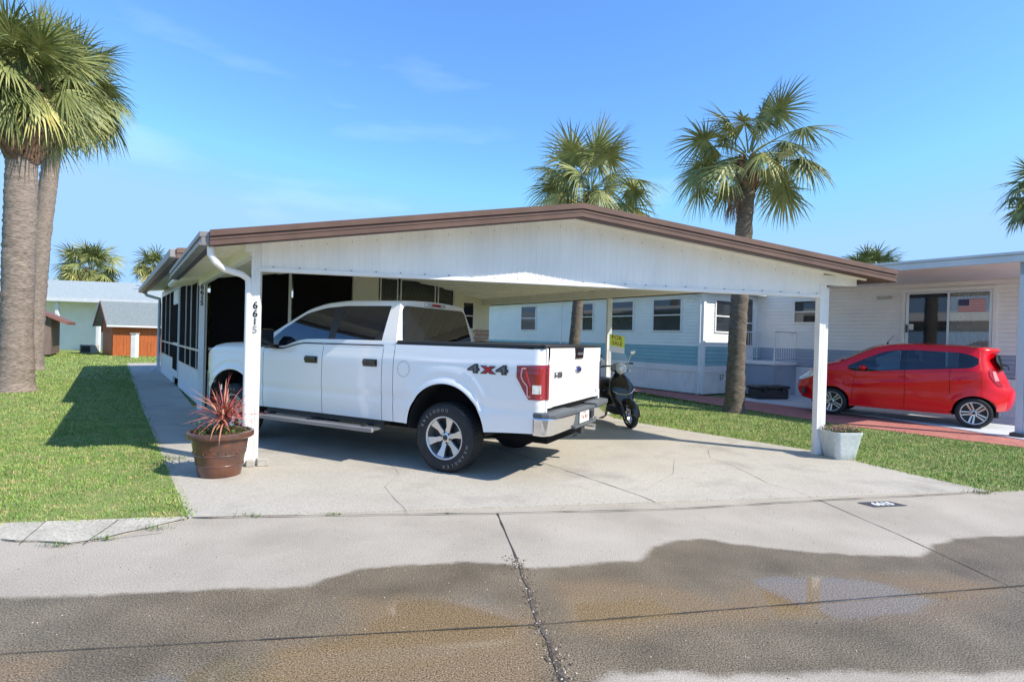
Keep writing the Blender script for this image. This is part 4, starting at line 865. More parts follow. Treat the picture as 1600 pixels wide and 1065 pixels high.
def palm(name, base, bend, H_, r0, r1, crown, label, group, seed, nfr=30, leaf=.9, pet=.8, mats=('trunk', 'frond'), lo=-50, hi=88, boots=True, dead=8, yellow=.12, nl=34, spec=None, cz=0, bs=1.0):
    rnd = random.Random(seed); random.seed(seed)
    root = empty(name, base, 0, label, 'palm tree', group)
    top = Vector((bend[0], bend[1], H_))
    pts = [(0, 0, -.05), (top.x*.02, top.y*.02, .18), (top.x*.12, top.y*.12, H_*.22), (top.x*.36, top.y*.36, H_*.5), (top.x*.68, top.y*.68, H_*.78), tuple(top)]
    trunk_mesh(pts, [r0*1.5, r0*1.18, r0, r1*1.04, r1, r1*1.05], seed).build('trunk', mats[0], root, smooth=True)
    if boots:
        bb = MB(); hb = r1*3.8*bs; nb_ = int(60*bs*bs)
        for k in range(nb_):
            a = k*2.399963; t = k/nb_; zz = H_ - hb*.78 + t*hb; rr = r1*(1.0 + (.15 + .75*(bs-1))*math.sin(t*3.14))
            o = Vector((top.x + rr*math.cos(a), top.y + rr*math.sin(a), zz)); out_ = Vector((math.cos(a), math.sin(a), 0)); s = Vector((-math.sin(a), math.cos(a), 0)); L_ = r1*rnd.uniform(.8, 1.3); w2 = r1*.36
            tip = o + out_*L_*.45 + Vector((0, 0, L_*.95)); bb.add([o - s*w2, o + s*w2, tip + s*w2*.35, tip - s*w2*.35, o - s*w2 - out_*.06, o + s*w2 - out_*.06, tip + s*w2*.3 - out_*.05, tip - s*w2*.3 - out_*.05], [(0, 1, 2, 3), (4, 7, 6, 5), (0, 3, 7, 4), (1, 5, 6, 2), (3, 2, 6, 7)])
        bb.build('leaf_bases', 'boot', root)
    cr = MB(); c0 = top + Vector((0, 0, cz))
    for k in range(nfr):
        t = (k+.5)/nfr; el = R(hi + (lo-hi)*(t**.85)) + rnd.uniform(-.15, .15); az = k*2.399963 + rnd.uniform(-.3, .3)
        m_ = 1 if (t > .55 and rnd.random() < yellow*2.2) else 0
        frond(cr, c0 + Vector((math.cos(az)*r1*.4, math.sin(az)*r1*.4, .1 + (1-t)*.25)), az, el, pet*rnd.uniform(.75, 1.15)*(.8 if t < .25 else 1), leaf*rnd.uniform(.85, 1.12), rnd.uniform(.55, 1.1)*(1 if t > .3 else .5), m_, nl, rnd)
    if spec:
        for (az, el, pe, le, dr, mi) in spec: frond(cr, c0, R(az), R(el), pe, le, dr, mi, nl, rnd)
    for k in range(dead):
        az = rnd.uniform(0, 6.28); frond(cr, c0 + Vector((0, 0, -.1)), az, R(rnd.uniform(-62, -5)), pet*.75, leaf*.6, 1.3, 2, max(14, nl-14), rnd, 60)
    cr.build('crown', [mats[1], 'frond_y', 'frond_d'], root)
    return root
G1 = 'palm trees standing round the two homes'
palm('palm_tree', (-11.32, 12.6, 0), (.06, .0), 6.5, .295, .29, 0, 'thick grey trunked palm nearest the left edge of the lawn', G1, 3, nfr=58, leaf=1.1, pet=.85, lo=-42, hi=84, dead=22, yellow=.13, cz=.35, nl=46, bs=1.5)
palm('palm_tree', (-16.4, 18.8, 0), (.75, .1), 9.2, .30, .25, 0, 'second tall palm leaning right just behind the leftmost palm', G1, 11, nfr=66, leaf=1.28, pet=1.35, lo=-36, hi=84, dead=28, yellow=.08, cz=.3, nl=46, bs=1.5)
palm('palm_tree', (1.86, 17.0, 0), (.42, -.1), 5.8, .165, .155, 0, 'palm whose crown rises behind the ridge of the carport roof', G1, 23, nfr=38, leaf=1.15, pet=1.3, nl=44, lo=-45, hi=84, dead=3, yellow=.10, mats=('trunk_d', 'frond'), cz=.1)
palm('palm_tree', (4.99, 12.3, 0), (.16, 0), 5.45, .185, .175, 0, 'tall palm on the grass between the carport and the red car', G1, 31, nfr=22, leaf=.92, pet=1.0, lo=-18, hi=84, dead=2, yellow=.08, mats=('trunk_d', 'frond'), nl=46, cz=.05,
     spec=[(172, -12, 1.15, .78, .9, 0), (185, -28, .95, .62, 1.2, 0), (-12, -16, .9, .85, 1.2, 0), (-20, 12, 1.05, .85, .6, 0), (20, 36, 1.15, .95, .5, 0), (200, -42, .75, .5, 1.6, 2), (205, -50, .9, .55, 1.9, 2), (150, 20, .9, .8, .6, 0), (178, 10, 1.1, .8, 1.0, 0)])
palm('palm_tree', (19.4, 20.2, 0), (0, 0), 7.0, .22, .2, 0, 'palm whose fronds reach in at the right edge of the sky', G1, 43, nfr=30, leaf=.95, pet=.95, lo=-45, hi=84, dead=3, nl=26, cz=.2)
palm('palm_tree', (22.1, 34, 0), (0, 0), 6.0, .25, .22, 0, 'distant palm showing just above the neighbour flat roof', G1, 51, nfr=38, leaf=1.05, pet=1.0, lo=-45, hi=84, dead=2, nl=22, cz=.1)
palm('palm_tree', (-34.6, 45, 0), (0, 0), 5.6, .38, .34, 0, 'round crowned palm rising behind the long white house', G1, 63, nfr=54, leaf=1.35, pet=1.5, lo=-38, hi=86, dead=4, nl=22, cz=.3, yellow=.2)
palm('palm_tree', (-33.2, 51, 0), (0, 0), 6.6, .38, .34, 0, 'small far palm just left of our roof corner', G1, 77, nfr=40, leaf=1.2, pet=1.1, lo=-40, hi=84, dead=4, nl=18, cz=.3, yellow=.2)
random.seed(99)
# ------------------------------------------------------------------ vehicle helpers
def patch(mb, ss, bot, top, Y, rows, mi=0, flip=False, zp=None):
    ss = list(ss); vs = []; n = rows
    for s in ss:
        b, t = bot(s), top(s)
        for j in range(n+1):
            f = j/n if zp is None else zp(j/n); z = b+(t-b)*f; vs.append((s, Y(s, z)*(-1 if flip else 1), z))
    mb.add(vs, [(i*(n+1)+j, (i+1)*(n+1)+j, (i+1)*(n+1)+j+1, i*(n+1)+j+1) for i in range(len(ss)-1) for j in range(n)], mi)
def lin(a, b, n): return [a+(b-a)*i/n for i in range(n+1)]
def clus(a, b, n): return [a+(b-a)*(1-math.cos(math.pi*i/n))/2 for i in range(n+1)]
def pw(pts):
    def f(s):
        if s <= pts[0][0]: return pts[0][1]
        for (a, fa_), (b, fb_) in zip(pts, pts[1:]):
            if s <= b: t = (s-a)/(b-a); return fa_+(fb_-fa_)*t
        return pts[-1][1]
    return f
def smooth_pw(pts, k=.06):
    f = pw(pts); return lambda s: sum(f(s+d*k)*w_ for d, w_ in ((-2, .1), (-1, .23), (0, .34), (1, .23), (2, .1)))
def loft(stations, section, cls, parts):
    """stations; section(s) -> list of (ds,y,z) from sill to roof centre (last y=0); mirrored. cls(i,j,s,y,z)->key; parts[key] MB"""
    secs = [section(s) for s in stations]; n = len(secs[0]); idx = {}
    full = [sc + [(d, -y, z) for d, y, z in sc[-2::-1]] for sc in secs]; m = len(full[0])
    for i in range(len(stations)-1):
        for j in range(m-1):
            q = [(i, j), (i+1, j), (i+1, j+1), (i, j+1)]; pts = [(stations[a]+full[a][b][0], full[a][b][1], full[a][b][2]) for a, b in q]
            c = [sum(p[k] for p in pts)/4 for k in range(3)]; jj = j if j < n-1 else m-2-j
            key = cls(i, jj, *c)
            if key is None: continue
            mb = parts.setdefault(key, MB()); loc = idx.setdefault(key, {}); f = []
            for k_, p in zip(q, pts):
                if k_ not in loc: loc[k_] = len(mb.v); mb.v.append(p)
                f.append(loc[k_])
            mb.f.append(tuple(f)); mb.mi.append(0)
    return full
def wheel(parent, c, rt, wt, rr, spokes, side, label=None, letters=None, style=6):
    """c centre, tyre radius, width, rim radius; side +1 faces +Y"""
    T = Matrix.Translation(c) @ (Matrix.Rotation(-math.pi/2, 4, 'X') if side > 0 else Matrix.Rotation(math.pi/2, 4, 'X'))   # local z -> outward
    w2 = wt/2; root = MB()
    prof = [(rr*.96, -w2*.80), (rr*1.04, -w2*.95), ((rr+rt)/2, -w2), (rt*.955, -w2*.86), (rt*.985, -w2*.72), (rt, -w2*.4), (rt, w2*.4), (rt*.985, w2*.72), (rt*.955, w2*.88), (rt*.90, w2*.985), ((rr+rt)/2, w2*1.02), (rr*1.10, w2*.97), (rr*1.04, w2*.90), (rr*.97, w2*.80)]
    root.lathe(prof, 56, T); 
    for k in range(56):                                  # tread blocks
        a = 2*math.pi*k/56
        for z0, z1, da in ((-w2*.72, -w2*.28, 0), (-w2*.2, w2*.2, .05), (w2*.28, w2*.78, 0)):
            root.box(-.014*rt/.4, .014*rt/.4, rt*.985, rt*1.008, z0, z1, T @ Matrix.Rotation(a+da, 4, 'Z'))
    if letters:
        for word, mid, dirn, stp in letters:
            for i, ch in enumerate(word):
                a = mid + dirn*(i-(len(word)-1)/2)*stp; rm = (rr+rt)/2+.004
                pos = Vector((math.cos(a)*rm, math.sin(a)*rm, w2*1.025)); up = Vector((math.cos(a), math.sin(a), 0)) * (1 if dirn < 0 else -1); xx = up.cross(Vector((0, 0, 1)))
                text(root, ch, .050, T @ frame(pos, xx, up, (0, 0, 1)), .002, 1, bold=-.001)
    ty = root.build('wheel', ['tyre', 'digit_w'], parent, smooth=False)
    for p_ in ty.data.polygons: p_.use_smooth = True
    ty.data.set_sharp_from_angle(angle=R(35))
    b = MB(); b.lathe([(rr*.90, -w2*.7), (rr*.93, w2*.45), (rr*.97, w2*.72), (rr*1.05, w2*.90), (rr*1.06, w2*.93), (rr*1.02, w2*.96), (rr*.97, w2*.90), (rr*.935, w2*.60), (rr*.92, w2*.2)], 48, T)
    zf = w2*.62; zb_ = w2*.30
    for k in range(spokes):
        a = 2*math.pi*k/spokes + (.26 if style == 6 else .1); Tk = T @ Matrix.Rotation(a, 4, 'Z')
        if style == 6: segs = [[(.22*rr, -.13*rr), (.55*rr, -.12*rr), (.96*rr, -.21*rr), (.96*rr, .21*rr), (.55*rr, .12*rr), (.22*rr, .13*rr)]]
        else: segs = [[(.2*rr, -.17*rr), (.96*rr, -.24*rr), (.96*rr, -.07*rr), (.2*rr, -.03*rr)], [(.2*rr, .03*rr), (.96*rr, .07*rr), (.96*rr, .24*rr), (.2*rr, .17*rr)]]
        for sg in segs:
            f = lambda p: Tk @ Vector((p.x, p.y, p.z + (zf*.26 if p.x > .7*rr else 0))); b.prism(sg, zb_, zf, f)
    b.lathe([(0, zf+.012), (rr*.15, zf+.012), (rr*.27, zf+.004), (rr*.32, zf-.01), (rr*.30, zb_), (0, zb_)], 28, T); 
    ro = b.build('rim', 'rim', ty, smooth=False, bevel=.004)
    for p_ in ro.data.polygons: p_.use_smooth = True
    ro.data.set_sharp_from_angle(angle=R(30))
    d = MB(); d.lathe([(0, zb_-.03), (rr*.94, zb_-.03), (rr*.94, -w2*.5)], 32, T)
    d.lathe([(0, zf+.017), (rr*.13, zf+.016), (rr*.16, zf+.005)], 20, T)
    for k in range(spokes):
        a = 2*math.pi*(k+.5)/spokes + (.26 if style == 6 else .1); d.lathe([(0, zf+.012), (rr*.045, zf+.012), (rr*.05, zf-.03)], 10, T @ Matrix.Translation((math.cos(a)*rr*.25, math.sin(a)*rr*.25, 0)))
    d.build('hub', 'plastic', ty)
    return ty
M['digit_w'] = mat('raised_white_letter', (.42, .41, .38), .6)
M['gap'] = M['dark']

# ------------------------------------------------------------------ white pickup
tk = empty('pickup_truck', (-.2677, 7.0141, .012), 2.6737, label='white four door pickup parked askew under the carport, tailgate to the street', cat='truck')
AX, AF = .035, 3.60
def archr(c, r=.515, z0=.45, h=.545):
    return lambda s: z0 + h*math.sqrt(max(0, 1-((s-c)/r)**2)) if abs(s-c) < r else -9
aR, aF = archr(AX), archr(AF, .52, .45, .53)
sill = pw([(-1.12, .545), (-.48, .505), (.8, .50), (3.1, .505), (4.2, .44)])
def bot(s): return max(sill(s), aR(s), aF(s))
def YL(s, z):
    y = .972 - max(0, .78-z)*.10 - max(0, z-1.16)**1.3*.22 - .014*math.exp(-((z-.78)/.045)**2) + .006*math.exp(-((z-1.235)/.02)**2)
    for c, zc in ((AX, .45), (AF, .45)):
        d = math.hypot(s-c, (z-zc)*.96); y += .030*math.exp(-((d-.53)/.045)**2) if d > .53 else .030
        y += .010*math.exp(-((d-.64)/.07)**2)
    if s < -1.06: y -= .09 - math.sqrt(max(0, .09**2-(-1.06-s)**2)) if s > -1.15 else .09
    if s > 3.95: y -= .30*((s-3.95)/.55)**2.2
    return y
for fl in (False, True):
    nm = 'bed_side'; b = MB(); ss = sorted(set([round(x, 4) for x in clus(-1.15, -1.03, 6) + lin(-1.03, AX-.515, 10) + clus(AX-.5149, AX+.5149, 40) + lin(AX+.515, .765, 8)]))
    patch(b, ss, bot, lambda s: 1.412, YL, 26, flip=fl); o = b.build(nm, 'truck', tk, smooth=True, solid=0)
    # rounded top cap of the bed wall
    cp_ = MB(); patch(cp_, lin(-1.15, .765, 6), lambda s: 1.412, lambda s: 1.440, lambda s, z: YL(s, 1.412) - .02 - (z-1.412)*.5, 2, flip=fl); cp_.build('bed_rail_cap', 'pad', tk, smooth=True)
    b = MB(); patch(b, lin(.772, .935, 4), sill, lambda s: 1.40, YL, 22, flip=fl); b.build('cab_corner', 'truck', tk, smooth=True)
    bel = smooth_pw([(.9, 1.388), (2.28, 1.380), (2.45, 1.345), (2.62, 1.298), (3.0, 1.298)], .02)
    for a, c, nm2 in ((.942, 1.905, 'rear_door'), (1.912, 2.985, 'front_door')):
        b = MB(); patch(b, lin(a, c, 22), sill, bel, YL, 26, flip=fl); do = b.build(nm2, 'truck', tk, smooth=True)
        s0 = 1.01 if nm2 == 'rear_door' else 1.985
        sg = -1 if fl else 1; yb = YL(s0, 1.17)
        h = MB(); h.box(s0, s0+.22, yb-.004, yb+.012, 1.135, 1.225, lambda p: Vector((p.x, p.y*sg, p.z)))
        h.box(s0+.015, s0+.20, yb+.016, yb+.042, 1.165, 1.205, lambda p: Vector((p.x, p.y*sg, p.z))); h.build('handle', 'gloss_black', do, bevel=.012)
        tm = MB(); patch(tm, lin(a, c, 20), lambda s: bel(s)-.002, lambda s: bel(s)+.014, lambda s, z: YL(s, z)+.004, 1, flip=fl); tm.build('window_seal', 'plastic', do)
    b = MB(); ss = sorted(set([round(x, 4) for x in lin(2.992, AF-.52, 3) + clus(AF-.5199, AF+.5199, 34) + lin(AF+.52, 4.45, 8)]))
    ftop = smooth_pw([(2.9, 1.30), (3.9, 1.285), (4.25, 1.20), (4.45, 1.05)], .04)
    patch(b, ss, bot, ftop, YL, 22, flip=fl); b.build('fender', 'truck', tk, smooth=True)
    # wheel arch lining
    sg = -1 if fl else 1
    for c, af in ((AX, aR), (AF, aF)):
        b = MB(); r = .515; ang = lin(0, math.pi, 20); vs_ = []
        for t in ang:
            for yy in (.95, .62): vs_.append((c+math.cos(t)*r*1.0, yy*sg, .45+math.sin(t)*.545))
        b.add(vs_, [(2*i, 2*i+1, 2*i+3, 2*i+2) for i in range(20)]); b.build('arch_liner', 'plastic', tk, smooth=True)
# chassis mass
b = MB(); b.box(-.45+.0, 4.3, -.60, .60, .42, 1.28); b.box(.60, 2.98, -.90, .90, .50, 1.28); b.box(-1.02, 4.2, -.5, .5, .36, .52); b.box(-1.12, -.52, -.90, .90, .60, 1.30); b.build('underbody', 'dark', tk)
b = MB(); b.tube([(AX, -.8, .39), (AX, .8, .39)], .05, 10); b.ball((AX, 0, .39), (.16, .16, .15), 8); b.tube([(-.9, -.25, .50), (-.2, -.35, .47), (.9, -.35, .50)], .07, 10); b.build('axle', 'plastic', tk)
# hood
hp = {}
hs = lin(2.92, 4.30, 14) + lin(4.34, 4.46, 4)
ht = smooth_pw([(2.8, 1.345), (3.2, 1.385), (3.8, 1.37), (4.2, 1.30), (4.46, 1.10)], .05)
def hsec(s):
    y0 = YL(s, ftop(s)); z0 = ftop(s)+.001; zt_ = max(ht(s), z0+.01); out = [(0, y0, z0), (0, y0-.02, z0+.025), (0, y0-.07, z0+.045+(zt_-z0)*.2)]
    for k in range(1, 8): f = k/7; yy = (y0-.07)*(1-f); out.append((0, yy, z0+.045+(zt_-z0)*.2 + ((zt_+.03) - (z0+.045+(zt_-z0)*.2))*(1-(1-f)**2)))
    return out
loft(hs, hsec, lambda i, j, s, y, z: 'hood', hp); hp['hood'].build('hood', 'truck', tk, smooth=True)
b = MB(); b.box(4.20, 4.42, -.72, .72, .75, 1.10); b.box(4.1, 4.36, -.80, .80, .45, .75); b.build('grille', 'chrome', tk, bevel=.03)
b = MB(); b.prism([(4.15, -.85), (4.47, -.62), (4.5, 0), (4.47, .62), (4.15, .85), (4.0, .85), (4.0, -.85)], .50, .76); b.build('front_bumper', 'chrome', tk, bevel=.03)
for s in (-1, 1):
    b = MB(); b.prism([(4.12, s*.90), (4.38, s*.70), (4.30, s*.62), (4.05, s*.80)], .92, 1.16); b.build('headlight', 'lamp_w', tk, bevel=.02)
# cab upper
zr = smooth_pw([(.5, 1.935), (.95, 1.955), (1.7, 1.962), (2.1, 1.925), (2.38, 1.845), (3.22, 1.345)], .05)
def zbelt(s): return pw([(.7, 1.388), (2.28, 1.380), (2.45, 1.345), (2.62, 1.298), (3.3, 1.30)])(s)
def zwin(s): return min(pw([(.7, 1.868), (1.75, 1.868), (2.05, 1.845), (2.38, 1.775), (2.50, 1.70), (2.72, 1.56), (2.88, 1.40), (2.95, 1.32)])(s), zr(s)-.07)
def YU(z): return .925 - .185*max(0, (z-1.385)/.49)**1.15
def csec(s):
    zb2 = max(zbelt(s)-.03, 0) ; zb2 = min(zb2, zr(s)-.16) if s > 2.9 else zb2; zw = max(zwin(s), zb2+.035+.005); zr_ = max(zr(s), zw+.05); out = []
    tl = lambda z: .09*(z-1.4) if s < 1.2 else 0
    tilt = lambda z: (.10*(z-1.40)/.5 if s < .80 else .10*(z-1.40)/.5*max(0, (.97-s)/.17) if s < .97 else 0)
    for z in [zb2, zb2+.035] + lin(zb2+.035, zw, 8)[1:]: out.append((tilt(z), YU(z), z))
    zc = zr_-.055; rr_ = .06
    for z in lin(zw, max(zc, zw+.01), 3)[1:]: out.append((tilt(z), YU(z), z))
    yc = YU(zc)
    for k in range(1, 5): t = math.pi/2*k/4; out.append((tilt(zr_), yc-rr_*(1-math.cos(t)), zc+.05*math.sin(t)))
    yc -= rr_
    for f in (.12, .3, .5, .75, 1): out.append((tilt(zr_) + (.10*(1-(1-f)**2) if s > 2.2 else 0), yc*(1-f), zc+.05+.028*(1-(1-f)**2)))
    return out
cs = [.772, .79, .83, .90, .97, 1.0, 1.03] + lin(1.1, 1.72, 6) + [1.76, 1.84, 1.88] + lin(1.95, 2.32, 4) + lin(2.38, 3.22, 22)
cpn = {}
def ccls(i, j, s, y, z):
    if 2 <= j+0 <= 9 and 1.0 < s < 2.93 and zwin(s) > zbelt(s)+.02: return 'pillar_trim' if 1.76 < s < 1.88 else 'side_glass'
    if s > 2.42 and j >= 16: return 'windshield'
    return 'cab'
full = loft(cs, csec, ccls, cpn)
# back wall of the cab
rear = full[0]; cb = cpn['cab']; vs_ = [(.772+p[0], p[1], p[2]) for p in rear]; m_ = len(vs_)
cb.add(vs_, [(k, m_-1-k, m_-2-k, k+1) for k in range(m_//2 - 0) if k+1 < m_-2-k] )
cabo = cb.build('cab', 'truck', tk, smooth=True)
b = MB(); b.add([(.765, -.93, 1.30), (.765, .93, 1.30), (.765, .93, 1.40), (.765, -.93, 1.40)], [(0, 1, 2, 3)]); b.build('cab_rear_panel', 'truck', tk)

def split_build(mb, name, m, par):
    for s_ in (1, -1):
        use = [f for f in mb.f if sum(mb.v[i][1] for i in f)*s_ > 0]; ids_ = sorted({i for f in use for i in f}); mp_ = {a: k for k, a in enumerate(ids_)}
        MB().add([mb.v[i] for i in ids_], [tuple(mp_[i] for i in f) for f in use]).build(name, m, par, smooth=True)
split_build(cpn['side_glass'], 'side_glass', 'glass_d', tk)
split_build(cpn['pillar_trim'], 'pillar_trim', 'plastic', tk); cpn['windshield'].build('windshield', 'glass_d', tk, smooth=True)
def rwin(x, y0, y1, z0, z1, w0, w1, r=.07):       # tilted rounded pane, y half widths w0 bottom w1 top
    pts = []
    for cx, cz, a0 in ((1, 1, 0), (-1, 1, 90), (-1, -1, 180), (1, -1, 270)):
        for k in range(6):
            a = R(a0+k*18); pts.append((cx*(1) , cz, math.cos(a)*r, math.sin(a)*r))
    out = []
    for cx, cz, dx, dz in pts:
        zc = (z1-r if cz > 0 else z0+r)+dz; f = (zc-z0)/(z1-z0); ww = w0+(w1-w0)*f; out.append((x+.20*(zc-1.40), cx*(ww-r)+dx, zc))
    return out
q = rwin(.764, 0, 0, 1.425, 1.885, .80, .70); b = MB(); m_ = len(q); b.add(q + [(p[0]-.010, p[1]*.995, p[2]) for p in q], [tuple(range(m_, 2*m_))] + [(i, (i+1) % m_, (i+1) % m_+m_, i+m_) for i in range(m_)]); rg = b.build('rear_window', 'glass_d', tk)
b = MB(); 
b.box(.775, .86, -.225, .225, 1.905, 1.948, lambda p: Vector((p.x+.075, p.y, p.z)), 0); b.box(.772, .79, -.10, .10, 1.91, 1.943, lambda p: Vector((p.x+.070, p.y, p.z)), 1); b.build('high_brake_light', ['lamp_w', 'tail'], tk, bevel=.006)
# tonneau
b = MB(); b.box(-1.12, .76, -.90, .90, 1.437, 1.452); b.build('tonneau_cover', 'tonneau', tk, bevel=.006)
b = MB(); b.box(-1.15, .76, .865, .925, 1.430, 1.462); b.box(-1.15, .76, -.925, -.865, 1.430, 1.462); b.box(-1.16, -1.10, -.925, .925, 1.430, 1.462); b.build('tonneau_rail', 'plastic', tk, bevel=.008)
# tailgate with its recessed lower field
b = MB(); ny, nzz = 56, 34
def tg(y, z):
    x = -1.155 - .012*math.cos(y*1.2); x -= .016*(1/(1+math.exp(-(z-1.30)*60)))
    inr = 1/(1+math.exp(-((.69 - .25*max(0, z-.93)*4) - abs(y))*45)); lo = 1/(1+math.exp(-(1.03 + .02 - z)*60))
    return x + .020*inr*lo
vs_ = [(tg(y, z), y, z) for y in lin(-.845, .845, ny) for z in lin(.80, 1.428, nzz)]
b.add(vs_, [(i*(nzz+1)+j, (i+1)*(nzz+1)+j, (i+1)*(nzz+1)+j+1, i*(nzz+1)+j+1) for i in range(ny) for j in range(nzz)])
tgo = b.build('tailgate', 'truck', tk, smooth=True, solid=0)
b = MB(); b.box(-1.125, -1.06, -.86, .86, .76, 1.425); b.build('tailgate_core', 'dark', tgo)
b = MB(); b.prism([(-.155, 1.43), (.155, 1.43), (.125, 1.305), (-.125, 1.305)], 0, .018, lambda p: Vector((-1.172-p.z, p.x-.02, p.y))); b.build('tailgate_handle', 'gloss_black', tgo, bevel=.006)
b = MB(); b.box(-1.2, -1.188, -.11, .07, 1.345, 1.375); b.build('handle_recess', 'pad', tgo, bevel=.004)
TT = lambda y, z, x=-1.172: frame((x, y, z), (0, -1, 0), (0, 0, 1), (-1, 0, 0))
b = MB(); b.lathe([(0, .010), (.085, .010), (.10, .004), (.103, 0)], 36, TT(-.03, 1.175) @ Matrix.Diagonal((1, .42, 1, 1))); bo = b.build('oval_badge', 'chrome', tgo, smooth=True)
b = MB(); b.lathe([(0, .0125), (.080, .0125), (.09, .009)], 36, TT(-.03, 1.175) @ Matrix.Diagonal((1, .40, 1, 1))); b.build('badge_field', 'badge_b', bo, smooth=True)
b = MB(); text(b, 'Ford', .055, TT(-.03, 1.177, -1.1865), .002, bold=.001); b.build('badge_script', 'chrome', bo)
b = MB(); text(b, 'F-150', .085, TT(.585, 1.135, -1.170) @ Matrix.Diagonal((1.1, 1, 1, 1)), .008, bold=.003); b.build('model_letters', 'badge_g', tgo)
b = MB(); text(b, 'XLT', .028, TT(-.72, .875, -1.170), .004); b.build('trim_letters', 'badge_g', tgo)
# rear corner posts beside the tailgate
for s in (1, -1):
    b = MB(); b.box(-1.165, -1.0, .852, .886, .60, 1.425, lambda p: Vector((p.x, p.y*s, p.z))); b.build('corner_panel', 'truck', tk, bevel=.01)
# taillights
    def lens(poly, off, nm, m, par=tk, rear=None, zlo=0, zhi=0):
        b = MB(); n_ = len(poly); vs_ = []
        for o_ in (-.02, off): vs_ += [(p[0], (YL(max(p[0], -1.14), p[1])+o_)*s, p[1]) for p in poly]
        b.add(vs_, [tuple(range(n_, 2*n_))] + [(i, (i+1) % n_, (i+1) % n_+n_, i+n_) for i in range(n_)]); return b.build(nm, m, par)
    shp = [(-1.17, 1.258), (-.865, 1.240), (-.85, 1.225), (-.855, 1.13), (-.875, 1.08), (-.935, 1.02), (-.95, .97), (-.955, .905), (-.965, .893), (-1.17, .893)]
    b = MB(); n_ = len(shp); vs_ = []
    ring = []
    # wrap: side sheet with columns following the rounded corner, then the rear sheet
    cols = [-.86, -.90, -.95, -1.0, -1.05, -1.08, -1.105, -1.125, -1.14, -1.152]
    lo = pw([(-1.2, .893), (-.965, .893), (-.955, .90), (-.95, .97), (-.935, 1.02), (-.875, 1.08), (-.855, 1.13), (-.85, 1.2)]); hi = pw([(-1.2, 1.258), (-.86, 1.238)])
    def ycol(c, z): return YL(c, z)+.012
    rows = 14; V_ = []
    for c in cols:
        for j in range(rows+1): z = lo(c)+(hi(c)-lo(c))*j/rows; V_.append((c, ycol(c, z)*s, z))
    for yy in (.93, .905, .88, .858):
        for j in range(rows+1): z = .893+(1.258-.893)*j/rows; V_.append((-1.180+.012*(yy-.858)/.07, min(yy, YL(-1.15, z)+.005)*s, z))
    nc = len(cols)+4; b.add(V_, [(i*(rows+1)+j, (i+1)*(rows+1)+j, (i+1)*(rows+1)+j+1, i*(rows+1)+j+1) for i in range(nc-1) for j in range(rows)])
    tl = b.build('taillight', 'tail_d', tk, smooth=True)
    inner = [(-1.12, 1.20), (-.965, 1.195), (-.955, 1.13), (-.985, 1.07), (-1.01, 1.04), (-1.015, .94), (-1.12, .94)]
    lens(inner, .018, 'red_lens', 'tail', tl); 
    lens([(-1.13, .955), (-1.05, .955), (-1.05, 1.045), (-1.13, 1.045)], .023, 'reverse_lamp', 'lamp_w', tl)
    def band_(pts, wd_, nm, m):
        b = MB(); 
        for (x0, z0), (x1, z1) in zip(pts, pts[1:]):
            dx, dz = x1-x0, z1-z0; l_ = math.hypot(dx, dz); nx, nz_ = -dz/l_*wd_/2, dx/l_*wd_/2; q = [(x0+nx, z0+nz_), (x1+nx, z1+nz_), (x1-nx, z1-nz_), (x0-nx, z0-nz_)]
            b.add([(x, (YL(max(x, -1.14), z)+.0205)*s, z) for x, z in q], [(0, 1, 2, 3)])
        b.build(nm, m, tl)
    band_([(-1.135, 1.220), (-.925, 1.212), (-.918, 1.13), (-.94, 1.085), (-.990, 1.03), (-.995, .922), (-1.135, .920)], .018, 'light_band', 'tail_l')
# rear bumper
for nm, z0, z1, s0, m, ex in (('rear_bumper', .525, .715, -1.30, 'chrome', 0), ('step_pad', .705, .765, -1.315, 'pad', .0)):
    def bp(y): return s0 + .045*(abs(y)/1.0)**3
    for sg in (1, -1):
        ys = lin(.34 if nm == 'rear_bumper' else .34, .90, 10); out = [(bp(y), y*sg) for y in ys] + [(-1.225, .955*sg), (-1.16, .985*sg), (-1.055, .985*sg)]; inn_ = [(-1.05, .90*sg), (-1.10, .80*sg), (-1.13, .34*sg)]
        b = MB(); f = (lambda p: Vector((p.x + (.03*(.715-p.z)/.19 if nm == 'rear_bumper' and p.x < -1.2 else 0), p.y, p.z + (0 if nm != 'rear_bumper' else (.03*(1-min(1, abs(p.y)/.9))*(1 if p.z < .6 else 0))))))
        pl_ = out + inn_
        b.prism(pl_ if sg > 0 else pl_, z0, z1, f); o = b.build(nm, m, tk, bevel=.018)
b = MB(); b.prism([(-1.27, -.335), (-1.27, .335), (-1.10, .335), (-1.10, -.335)], .54, .70); b.prism([(-1.30, -.36), (-1.30, .36), (-1.10, .36), (-1.10, -.36)], .535, .565); b.prism([(-1.29, -.36), (-1.29, .36), (-1.10, .36), (-1.10, -.36)], .700, .735); b.build('bumper_centre', 'pad', tk, bevel=.008)
b = MB(); b.box(-1.283, -1.276, -.13, .18, .575, .70); po = b.build('licence_plate', 'plate', tk); b = MB(); text(b, 'FLORIDA', .028, TT(.02, .685, -1.2835), .001); text(b, 'Y36 8KB', .062, TT(.025, .635, -1.2835), .001, bold=.001); b.build('plate_text', 'tail_d', po)
b = MB(); b.box(-1.295, -1.27, -.30, -.20, .60, .68); b.build('trailer_socket', 'plastic', tk, bevel=.008)
b = MB(); b.tube([(-.9, -.45, .46), (-1.24, -.52, .44)], .040, 14, cap=False); b.tube([(-.9, -.45, .46), (-1.235, -.52, .44)], .034, 14); b.build('exhaust_tip', 'chrome', tk, smooth=True)
